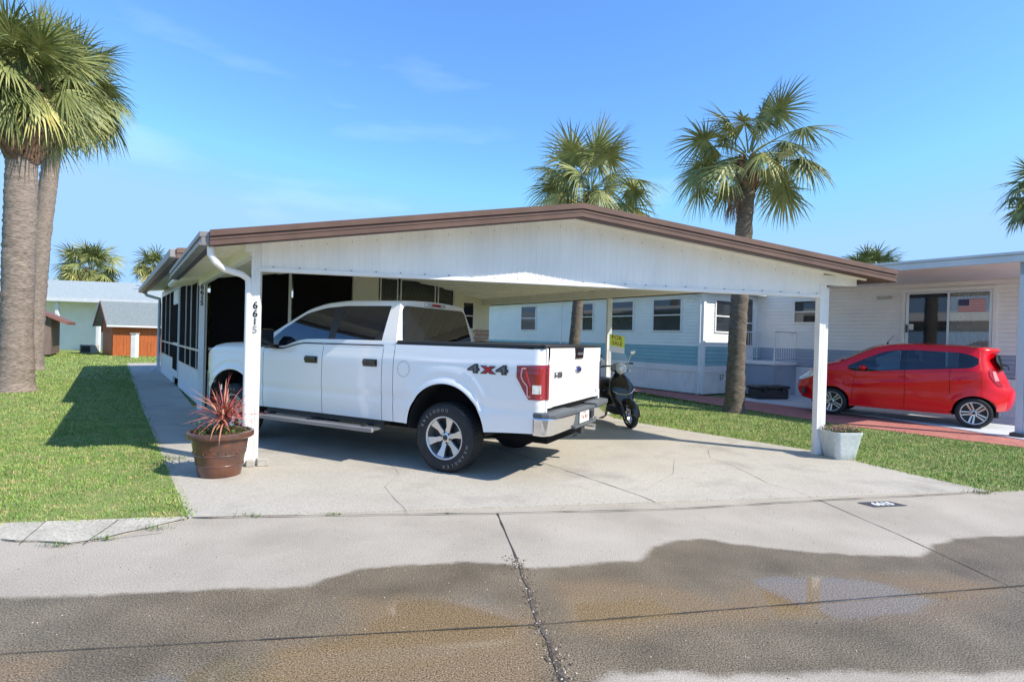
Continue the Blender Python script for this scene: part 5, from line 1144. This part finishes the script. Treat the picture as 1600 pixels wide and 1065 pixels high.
b = MB(); b.box(-1.26, -1.0, -.06, .06, .44, .54); b.tube([(-1.2, .16, .50), (-1.25, .16, .44), (-1.2, .16, .42)], .010, 6); b.build('tow_receiver', 'plastic', tk)
b = MB(); b.box(-1.15, 4.2, .90, .945, .47, .55); b.box(-1.15, 4.2, -.945, -.90, .47, .55)
b = MB()
for s in (1, -1): b.box(-1.12, -.47, .80*s-.13*0, .80*s+.14*s, .525, .56)
b.build('lower_edge_trim', 'plastic', tk)
# running boards
for s in (1, -1):
    b = MB(); b.box(.90, 3.05, 1.065*s-.10, 1.065*s+.10, .395, .425); b.build('running_board', 'pad', tk, bevel=.01)
    b = MB(); b.box(.895, 3.055, (1.155*s)-.018, (1.155*s)+.018, .385, .435); b.build('running_board_edge', 'gutter', tk, bevel=.008)
    b = MB(); b.box(.94, 2.98, .84*s-.06, .84*s+.06, .43, .50); [b.box(x, x+.06, .98*s-.08, .98*s+.08, .40, .44) for x in (1.1, 2.0, 2.8)]; b.build('board_bracket', 'plastic', tk)
    b = MB(); b.box(2.72, 2.88, 1.00*s-.07, 1.00*s+.05, 1.30, 1.35); b.box(2.72, 2.88, 1.13*s-.11, 1.13*s+.11, 1.32, 1.56); b.build('mirror', 'gloss_black', tk, bevel=.03)
# fuel cap ring, fourbyfour mark
yy = YL(.62, 1.135); b = MB()
for k in range(40):
    a0, a1 = 2*math.pi*k/40, 2*math.pi*(k+1)/40; P_ = lambda r, a: (.615+r*math.cos(a)*.95, YL(.615, 1.13+r*math.sin(a))+.0035, 1.13+r*math.sin(a)); b.add([P_(.088, a0), P_(.088, a1), P_(.0915, a1), P_(.0915, a0)], [(0, 1, 2, 3)])
b.build('fuel_door_seam', 'badge_g', tk)
TS = lambda s, z, y: frame((s, y, z), (-1, 0, 0), (0, 0, 1), (0, 1, 0))
b = MB(); yq = YL(-.5, 1.18)+.004
for s, ch, mi in ((-.335, '4', 0), (-.515, 'x', 1), (-.685, '4', 0)):
    text(b, ch, .122 if mi == 0 else .148, TS(s, 1.178 if mi == 0 else 1.187, yq+.003) @ Matrix.Diagonal((2.0 if mi == 0 else 1.7, 1, 1, 1)), .005, 0, bold=.010)
    text(b, ch, .113 if mi == 0 else .132, TS(s, 1.178 if mi == 0 else 1.187, yq+.0065) @ Matrix.Diagonal((2.0 if mi == 0 else 1.7, 1, 1, 1)), .005, 1 if mi == 0 else 2, bold=-.001 if mi == 0 else .004)
b.build('drive_emblem', ['black', 'badge_g', 'badge_r'], tk)
for cx, s in ((AX, 1), (AX, -1), (AF, 1), (AF, -1)):
    wheel(tk, Vector((cx, .845*s, .385)), .39, .262, .232, 6, s, letters=[('GOODYEAR', R(-60), 1, .185), ('WRANGLER', R(130), -1, .185)] if s > 0 else None)
# ------------------------------------------------------------------ small red hatchback
rc = empty('hatchback_car', (9.483, 11.22, .038), 2.42, label='small shiny red hatchback parked on the painted slab under the flat carport', cat='car')
CA, CF = .02, 2.45
cR = archr(CA, .335, .30, .315); cF = archr(CF, .335, .32, .305)
csill = pw([(-.62, .36), (-.34, .33), (.35, .245), (2.1, .265), (2.85, .28), (3.2, .31)])
ctop = smooth_pw([(-.45, 1.515), (-.2, 1.535), (.27, 1.575), (.96, 1.592), (1.35, 1.578), (1.70, 1.50), (2.30, 1.175), (2.65, 1.09), (2.98, .965), (3.12, .84), (3.20, .70)], .05)
cbelt = smooth_pw([(-.1, 1.30), (.05, 1.165), (.17, 1.14), (1.02, 1.065), (1.82, .985), (2.03, .985), (2.25, 1.06)], .02)
cwin = smooth_pw([(-.1, 1.30), (.0, 1.35), (.06, 1.395), (.27, 1.445), (.96, 1.472), (1.3, 1.462), (1.52, 1.415), (1.85, 1.257), (2.2, 1.065)], .02)
def YC(s, z):
    y = .79 - .05*max(0, (.55-z)/.3) - .012*math.exp(-((z-.62)/.12)**2)
    if z > .98: y -= (z-.98)*.14 + max(0, z-1.05)**1.3*.33
    sh = cbelt(max(.05, min(2.2, s)))-.05; y += .010*math.exp(-((z-sh+.03)/.03)**2)
    y += .026*math.exp(-((z-(.90-.11*(s-.3)))/.028)**2)*(1 if .1 < s < 2.2 else .2) 
    for c, zc in ((CA, .30), (CF, .32)):
        d = math.hypot(s-c, z-zc); y += .028*math.exp(-max(0, d-.33)**2/.008) if z < 1.0 else 0
    if s < .15: y -= .34*((.15-s)/.62)**2.3
    if s > 2.35: y -= .42*((s-2.35)/.85)**2.2
    return max(y, .25)
ctail = pw([(.3, .05), (.36, .0), (.50, -.05), (.66, -.07), (.74, -.045), (.80, .02), (.90, .05), (1.05, .11), (1.15, .15), (1.30, .22), (1.40, .22), (1.47, .165), (1.52, .14), (1.6, .14)])
cnose = pw([(.25, -.08), (.32, .02), (.45, .09), (.56, .10), (.66, .08), (.80, .03), (.92, -.05), (1.0, -.12)])
c_st = clus(-.42, -.30, 3) + lin(-.26, CA-.335, 2)[0:] + clus(CA-.3349, CA+.3349, 22) + lin(.42, 1.06, 9) + [1.10, 1.14, 1.22] + lin(1.30, CF-.336, 12) + clus(CF-.3349, CF+.3349, 22) + lin(2.84, 3.10, 6)
c_st = sorted(set(round(x, 4) for x in c_st))
def carsec(s):
    b = max(csill(s), cR(s), cF(s)); zt_ = ctop(s); rr_ = .07 if s < 2.3 else .10; zc = zt_-rr_*.8
    bl = min(cbelt(s), zc-.06); wn_ = min(max(cwin(s), bl+.004), zc-.004) if -.05 < s < 2.22 else bl+.004; sh = []
    zs = lin(b, bl-.0, 16) + lin(bl, wn_, 6)[1:] + lin(wn_, zc, 3)[1:]
    wt_ = max(0, (-.05-s)/.37)**1.5 if s < -.05 else 0; wn2 = max(0, (s-2.80)/.30)**1.5 if s > 2.80 else 0
    f = lambda z: ctail(z)*wt_ + cnose(z)*wn2
    out = [(f(z), YC(s, z), z) for z in zs]; y0 = out[-1][1]
    for k in range(1, 5): t = math.pi/2*k/4; out.append((f(zc+rr_*.8*math.sin(t)*.9), y0-rr_*(1-math.cos(t)), zc+rr_*.8*math.sin(t)))
    y0 -= rr_; cr_ = .030 if s < 2.2 else .05
    for q in (.10, .3, .5, .75, 1): out.append((f(zt_)+(.12*(1-(1-q)**2) if 1.5 < s < 2.4 else 0), y0*(1-q), zt_+cr_*(1-(1-q)**2)))
    return out
NS = 17+6+3
def carcls(i, j, s, y, z):
    if 16 <= j <= 21 and -.02 < s < 2.15 and cwin(s)-cbelt(s) > .015: return 'pillar_trim' if (1.08 < s < 1.22 or 1.86 < s < 1.90 or s < .26) else ('side_glass' if s < 1.86 else 'quarter_trim')
    if 1.66 < s-.05 < 2.26 and j >= NS+4-1: return 'windshield'
    return 'body'
pc = {}; full = loft(c_st, carsec, carcls, pc); bd = pc['body']
for e, st in ((0, c_st[0]), (-1, c_st[-1])):
    q = full[e]; m_ = len(q); K = 8; sgn = -1 if e == 0 else 1; V_ = []
    for k in range(m_//2+1):
        p, r_ = q[k], q[m_-1-k]
        for c in range(K+1): t = c/K; y = p[1]*(1-t)+r_[1]*t; V_.append((st+p[0]+sgn*.13*(1-(y/max(abs(p[1]), .01))**2)*min(1, abs(p[1])*1.6), y, p[2]))
    n_ = m_//2+1; bd.add(V_, [(k*(K+1)+c, k*(K+1)+c+1, (k+1)*(K+1)+c+1, (k+1)*(K+1)+c) for k in range(n_-1) for c in range(K)])
bd.mi = [0]*len(bd.f)
# the rear window is left dark in the tail cap
bo = bd.build('body', 'red', rc, smooth=True)
for k, m in (('side_glass', 'glass_t'), ('quarter_trim', 'gloss_black')):
    if k in pc: split_build(pc[k], k, m, rc)
for lo_, hi_ in ((-.5, .5), (1.0, 1.5), (1.5, 3)):
    q_ = MB(); use = [f for f in pc['pillar_trim'].f if lo_ < sum(pc['pillar_trim'].v[i][0] for i in f)/len(f) < hi_]
    if use: q_.add(pc['pillar_trim'].v, use); q_.mi = [0]*len(use); split_build(q_, 'pillar_trim', 'gloss_black', rc)
pc['windshield'].build('windshield', 'glass_t', rc, smooth=True)
b = MB(); b.box(-.3, 2.9, -.55, .55, .22, .60); b.box(.4, 2.08, -.70, .70, .24, .62); b.build('underbody', 'dark', rc)
for s in (1, -1):
    for c, zc in ((CA, .30), (CF, .32)):
        b = MB(); vs_ = []
        for t in lin(0, math.pi, 16):
            for yy in (.76, .50): vs_.append((c+math.cos(t)*.335, yy*s, zc+math.sin(t)*.312))
        b.add(vs_, [(2*i, 2*i+1, 2*i+3, 2*i+2) for i in range(16)]); b.add([(c-.36, .50*s, .2), (c+.36, .50*s, .2), (c+.36, .50*s, .7), (c-.36, .50*s, .7)], [(0, 1, 2, 3)]); b.build('arch_liner', 'plastic', rc, smooth=True)
    b = MB(); b.prism([(.36, .73*s), (2.12, .73*s), (2.12, .765*s), (.36, .765*s)], .222, .262); b.build('side_skirt', 'red', rc, bevel=.008)
    b = MB(); b.ball((1.86, .86*s, 1.07), (.07, .085, .055), 10); b.tube([(1.88, .74*s, 1.03), (1.87, .82*s, 1.05)], .02, 8); b.build('mirror', 'red', rc, smooth=True)
    # headlight following the corner
    b = MB(); cols = 14; rows = 6; V_ = []
    for i in range(cols+1):
        sx = 2.70 + .44*i/cols; lo_ = pw([(2.70, .925), (2.9, .80), (3.05, .72), (3.14, .72)])(sx); hi_ = pw([(2.70, .955), (2.8, .975), (2.95, .93), (3.05, .85), (3.14, .76)])(sx)
        for j in range(rows+1):
            z = lo_+(hi_-lo_)*j/rows; wn2 = max(0, (min(sx, 3.1)-2.80)/.30)**1.5; V_.append((sx+cnose(z)*wn2+.004, (YC(sx, z)+.010)*s, z))
    b.add(V_, [(i*(rows+1)+j, (i+1)*(rows+1)+j, (i+1)*(rows+1)+j+1, i*(rows+1)+j+1) for i in range(cols) for j in range(rows)]); b.build('headlight', 'lamp_w', rc, smooth=True)
    b = MB(); V_ = []
    for i in range(13):
        z = .80+.37*i/12; a0, a1 = -.415, pw([(.80, -.37), (.90, -.29), (1.02, -.23), (1.12, -.23), (1.17, -.28)])(z)
        for j in range(7):
            sx = a0+(a1-a0)*j/6; wt_ = max(0, (-.05-sx)/.37)**1.5; V_.append((sx+ctail(z)*wt_, (YC(sx, z)+.012)*s, z))
    b.add(V_, [(i*7+j, (i+1)*7+j, (i+1)*7+j+1, i*7+j+1) for i in range(12) for j in range(6)]); tl = b.build('taillight', 'tail', rc, smooth=True)
    b = MB(); V_ = [(x_+ctail(z)*max(0, (-.05-x_)/.37)**1.5, (YC(x_, z)+.019)*s, z) for z in lin(.92, 1.10, 5) for x_ in (-.39, -.35, -.31)]; b.add(V_, [(i*3+j, (i+1)*3+j, (i+1)*3+j+1, i*3+j+1) for i in range(5) for j in range(2)]); b.build('inner_lens', 'tail_l', tl, smooth=True)
    b = MB(); b.lathe([(0, .0), (.075, .0), (.085, -.02)], 20, frame((3.07, .60*s, .47), (0, 0, 1), (-.6, .8*s, 0), (.8, .6*s, 0))); b.build('fog_lamp', 'plastic', rc)
    b = MB(); y_ = YC(1.1, .885)+.012; b.tube([(1.06, y_*s, .888), (1.15, (y_+.022)*s, .892), (1.24, y_*s, .896)], .012, 8); b.build('door_handle', 'red', rc, smooth=True)
    # door shut lines
    for sl_, za, zb2 in ((1.13, .30, 1.06), (2.03, .34, .98), (.40, .62, 1.12)):
        b = MB(); V_ = []
        for z in lin(za, zb2, 16):
            xx = sl_ - (.30*max(0, (z-.62))**1.0*0 if sl_ != .40 else -.10*(1-(z-.62)/.5)*0) + (.03*math.sin(z*4) if sl_ > 1.5 else 0); V_ += [(xx-.0035, (YC(xx, z)+.0025)*s, z), (xx+.0035, (YC(xx, z)+.0025)*s, z)]
        b.add(V_, [(2*i, 2*i+1, 2*i+3, 2*i+2) for i in range(16)]); b.build('door_seam', 'dark', rc)
b = MB(); b.prism([(3.10, -.33), (3.22, -.20), (3.25, 0), (3.22, .20), (3.10, .33), (3.0, .33), (3.0, -.33)], .42, .62); b.build('grille', 'plastic', rc, bevel=.02)
b = MB(); b.prism([(-.30, 1.13), (-.26, 1.13), (-.19, 1.42), (-.23, 1.42)], -.46, .46, lambda p: Vector((p.x-.10, p.z, p.y))); b.build('rear_window', 'glass_d', rc)
b = MB(); b.tube([(1.55, .0, 1.60), (1.52, 0, 1.62)], .02, 8); b.tube([(1.55, 0, 1.61), (1.42, 0, 1.78)], .006, 6); b.build('antenna', 'plastic', rc)
b = MB(); b.tube([(-.36, .20, 1.24), (-.46, .24, 1.20), (-.48, .26, 1.13)], .012, 6); b.build('rear_wiper', 'plastic', rc)
b = MB(); b.box(.95, 1.12, .12, .60, .5, 1.22); b.box(.95, 1.12, -.60, -.12, .5, 1.22); b.box(1.0, 1.08, .25, .45, 1.22, 1.38); b.box(1.0, 1.08, -.45, -.25, 1.22, 1.38); b.box(.10, .22, -.6, .6, .5, .98); b.box(1.85, 2.15, -.70, .70, .6, .98); b.build('seats', 'interior', rc, bevel=.03)
b = MB(); b.tube([Vector((1.80, .34+.17*math.cos(a), .98+.17*math.sin(a))) for a in lin(0, 2*math.pi, 24)], .014, 6); b.build('steering_wheel', 'plastic', rc, smooth=True)
for cx, s in ((CA, 1), (CA, -1), (CF, 1), (CF, -1)): wheel(rc, Vector((cx, .705*s, .285)), .290, .175, .205, 5, s, style=5)

# ------------------------------------------------------------------ scooter
sc = empty('motor_scooter', gp(986, 668.5, .012), R(-76), label='black motor scooter with windshield parked beside the pickup tailgate', cat='scooter')
# local x forward (towards the street), front wheel contact at origin
lean = Matrix.Rotation(R(7), 4, 'X')
spv = empty('steering', (0, 0, 0)); bpy.data.objects.remove(spv)
T_ = lean
def scwheel(x, nm='wheel'):
    b = MB(); T = T_ @ Matrix.Translation((x, 0, .245)) @ Matrix.Rotation(-math.pi/2, 4, 'X'); prof = [(.172 + .073*.5*(1+math.cos(a)) - .0, .055*math.sin(a)) for a in lin(0, 2*math.pi, 18)]
    b.lathe(prof, 40, T); o = b.build(nm, 'tyre', sc, smooth=True)
    b = MB(); b.lathe([(.165, -.045), (.178, -.04), (.178, .04), (.165, .045), (.160, 0)], 32, T); b.lathe([(0, .05), (.035, .05), (.045, .03), (.045, -.03), (.035, -.05), (0, -.05)], 16, T)
    for k in range(5): b.prism([(.03, -.018), (.17, -.026), (.17, .012), (.03, .018)], -.018, .018, T @ Matrix.Rotation(k*1.2566, 4, 'Z'))
    b.build('rim', 'rim', o); return o
scwheel(0); scwheel(-1.27)
def sloft(name, secs, m, K=14, par=None):        # secs: (x centre, z centre, half width, half depth along x, tilt)
    b = MB(); V_ = []
    for (x, z, hw, hd, n_) in secs:
        for k in range(K):
            a = 2*math.pi*k/K; c, s = math.cos(a), math.sin(a); e = 2/n_; V_.append(T_ @ Vector((x + hd*math.copysign(abs(c)**e, c), hw*math.copysign(abs(s)**e, s), z)))
    b.add(V_, [(i*K+j, i*K+(j+1) % K, (i+1)*K+(j+1) % K, (i+1)*K+j) for i in range(len(secs)-1) for j in range(K)] + [tuple(range(K))[::-1], tuple(range((len(secs)-1)*K, len(secs)*K))]); return b.build(name, m, par or sc, smooth=True)
# front fender over the wheel
b = MB(); V_ = []; na = 20
for i in range(na+1):
    a = R(-5 + 200*i/na); r = .275 + .012*math.sin(a)
    for j in range(9): t = -1+j/4; V_.append(T_ @ Vector((math.cos(a)*(r-.05*t*t), t*.085, .245+math.sin(a)*(r-.05*t*t))))
b.add(V_, [(i*9+j, (i+1)*9+j, (i+1)*9+j+1, i*9+j+1) for i in range(na) for j in range(8)]); b.build('front_fender', 'gloss_black', sc, smooth=True)
sloft('front_shield', [(-.20, .30, .10, .10, 2.4), (-.22, .42, .17, .12, 2.6), (-.24, .56, .22, .115, 2.8), (-.27, .70, .225, .10, 2.8), (-.30, .82, .19, .085, 2.6), (-.33, .90, .12, .07, 2.4), (-.335, .93, .06, .05, 2.2)], 'gloss_black', 20)
sloft('floorboard', [(-.46, .22, .15, .30, 3), (-.50, .27, .19, .34, 3.4), (-.50, .31, .20, .34, 3.4), (-.50, .335, .18, .32, 3)], 'plastic', 16)
sloft('rear_body', [(-1.00, .28, .11, .28, 2.6), (-1.02, .42, .17, .36, 2.8), (-1.04, .58, .19, .40, 2.8), (-1.06, .68, .17, .40, 2.6), (-1.06, .72, .14, .36, 2.4)], 'gloss_black', 20)
sloft('seat', [(-1.0, .715, .13, .34, 2.6), (-1.0, .76, .155, .37, 2.8), (-1.0, .80, .13, .34, 2.4), (-1.0, .815, .08, .26, 2.2)], 'plastic', 18)
b = MB(); b.tube([T_ @ Vector(p) for p in ((-.06, .085, .245), (-.20, .08, .52), (-.26, .06, .66))], .022, 8); b.tube([T_ @ Vector(p) for p in ((-.06, -.085, .245), (-.20, -.08, .52), (-.26, -.06, .66))], .022, 8); b.build('fork', 'badge_g', sc, smooth=True)
hb = sloft('handlebar_cowl', [(-.33, .90, .08, .07, 2.4), (-.32, .97, .13, .10, 2.5), (-.31, 1.04, .15, .105, 2.5), (-.335, 1.11, .12, .08, 2.3), (-.35, 1.135, .06, .04, 2)], 'gloss_black', 18)
b = MB(); Th = T_ @ Matrix.Translation((-.205, 0, 1.035)) @ Matrix.Rotation(math.pi/2, 4, 'Y'); b.lathe([(0, .045), (.05, .038), (.078, .018), (.088, 0), (.088, -.05)], 26, Th); hl = b.build('headlight', 'lamp_w', sc, smooth=True)
b = MB(); b.lathe([(.084, .006), (.094, .010), (.098, -.01), (.094, -.05)], 26, Th); b.build('chrome_ring', 'chrome', hl, smooth=True)
b = MB()
for s in (1, -1): b.tube([T_ @ Vector(p) for p in ((-.34, s*.08, 1.08), (-.37, s*.22, 1.10), (-.42, s*.34, 1.08))], [.014, .014, .018], 8)
b.build('handlebar', 'plastic', sc, smooth=True)
for s in (1, -1):
    b = MB(); b.tube([T_ @ Vector(p) for p in ((-.37, s*.22, 1.10), (-.36, s*.27, 1.22), (-.36, s*.31, 1.27))], .006, 6); mo = b.build('mirror_stem', 'chrome', sc, smooth=True)
    b = MB(); b.ball(T_ @ Vector((-.36, s*.33, 1.29)), (.02, .06, .04), 8); b.build('mirror', 'gloss_black' if s < 0 else 'chrome', mo, smooth=True)
    b = MB(); b.ball(T_ @ Vector((-.22, s*.155, .98)), (.045, .03, .03), 8); b.build('turn_signal', 'lamp_w', sc, smooth=True)
    b = MB(); b.tube([T_ @ Vector(p) for p in ((-.165, s*.21, .66), (-.125, s*.13, .60), (-.10, 0, .575))], [.007, .010, .010], 6); b.build('chrome_trim', 'chrome', sc, smooth=True)
# clear windshield
b = MB(); V_ = []
for j in range(9):
    z = 1.02+.36*j/8; hw = .20 - .05*abs(j/8-.5)*2*(1 if j > 4 else .8)
    for i in range(9): t = -1+i/4; V_.append(T_ @ Vector((-.17-.16*(j/8)-.07*t*t, t*hw, z)))
b.add(V_, [(j*9+i, j*9+i+1, (j+1)*9+i+1, (j+1)*9+i) for j in range(8) for i in range(8)]); b.build('windshield', 'clear', sc, smooth=True)
b = MB(); b.tube([T_ @ Vector(p) for p in ((-.55, .12, .2), (-.5, .22, .02), (-.44, .23, .0))], .012, 6); b.build('kickstand', 'plastic', sc)
b = MB(); b.tube([T_ @ Vector(p) for p in ((-1.0, -.16, .25), (-1.5, -.18, .36))], [.03, .05], 10); b.build('muffler', 'badge_g', sc, smooth=True)
b = MB(); b.ball(T_ @ Vector((-1.47, 0, .62)), (.03, .07, .04), 8); b.build('taillight', 'tail', sc, smooth=True)
# the sale sign taped to its windshield
q = [gp(0, 0)]*0
sg = empty('sale_sign', sc.location + Matrix.Rotation(R(-76), 3, 'Z') @ (T_ @ Vector((-.315, .02, 1.515))), R(-76), label='yellow green sign with red letters taped to the scooter windshield', cat='sign')
nrm = Vector((.92, .16, .20)).normalized(); xx = Vector((0, 1, 0)); xx = (xx - nrm*xx.dot(nrm)).normalized(); yy_ = nrm.cross(xx); xx, yy_ = (xx*math.cos(.10) - yy_*math.sin(.10)), (yy_*math.cos(.10) + xx*math.sin(.10))
S_ = frame((0, 0, 0), xx, yy_, nrm)
b = MB(); b.box(-.16, .16, -.20, .12, -.003, 0, S_, 1); b.box(-.16, .16, -.09, .12, .0005, .0022, S_, 0); b.build('board', ['sign_y', 'sign_w'], sg)
b = MB()
for dx, m_ in ((0, 0),):
    text(b, 'FOR', .108, S_ @ Matrix.Translation((-.01+dx, .066-dx, .003+(0 if m_ else .002))) @ Matrix.Diagonal((1.1, 1, 1, 1)), .001, m_, bold=.001)
    text(b, 'SALE', .104, S_ @ Matrix.Translation((-.002+dx, -.034-dx, .003+(0 if m_ else .002))) @ Matrix.Diagonal((1.0, 1, 1, 1)), .001, m_, bold=.001)
b.build('letters', ['sign_r', 'black'], sg)
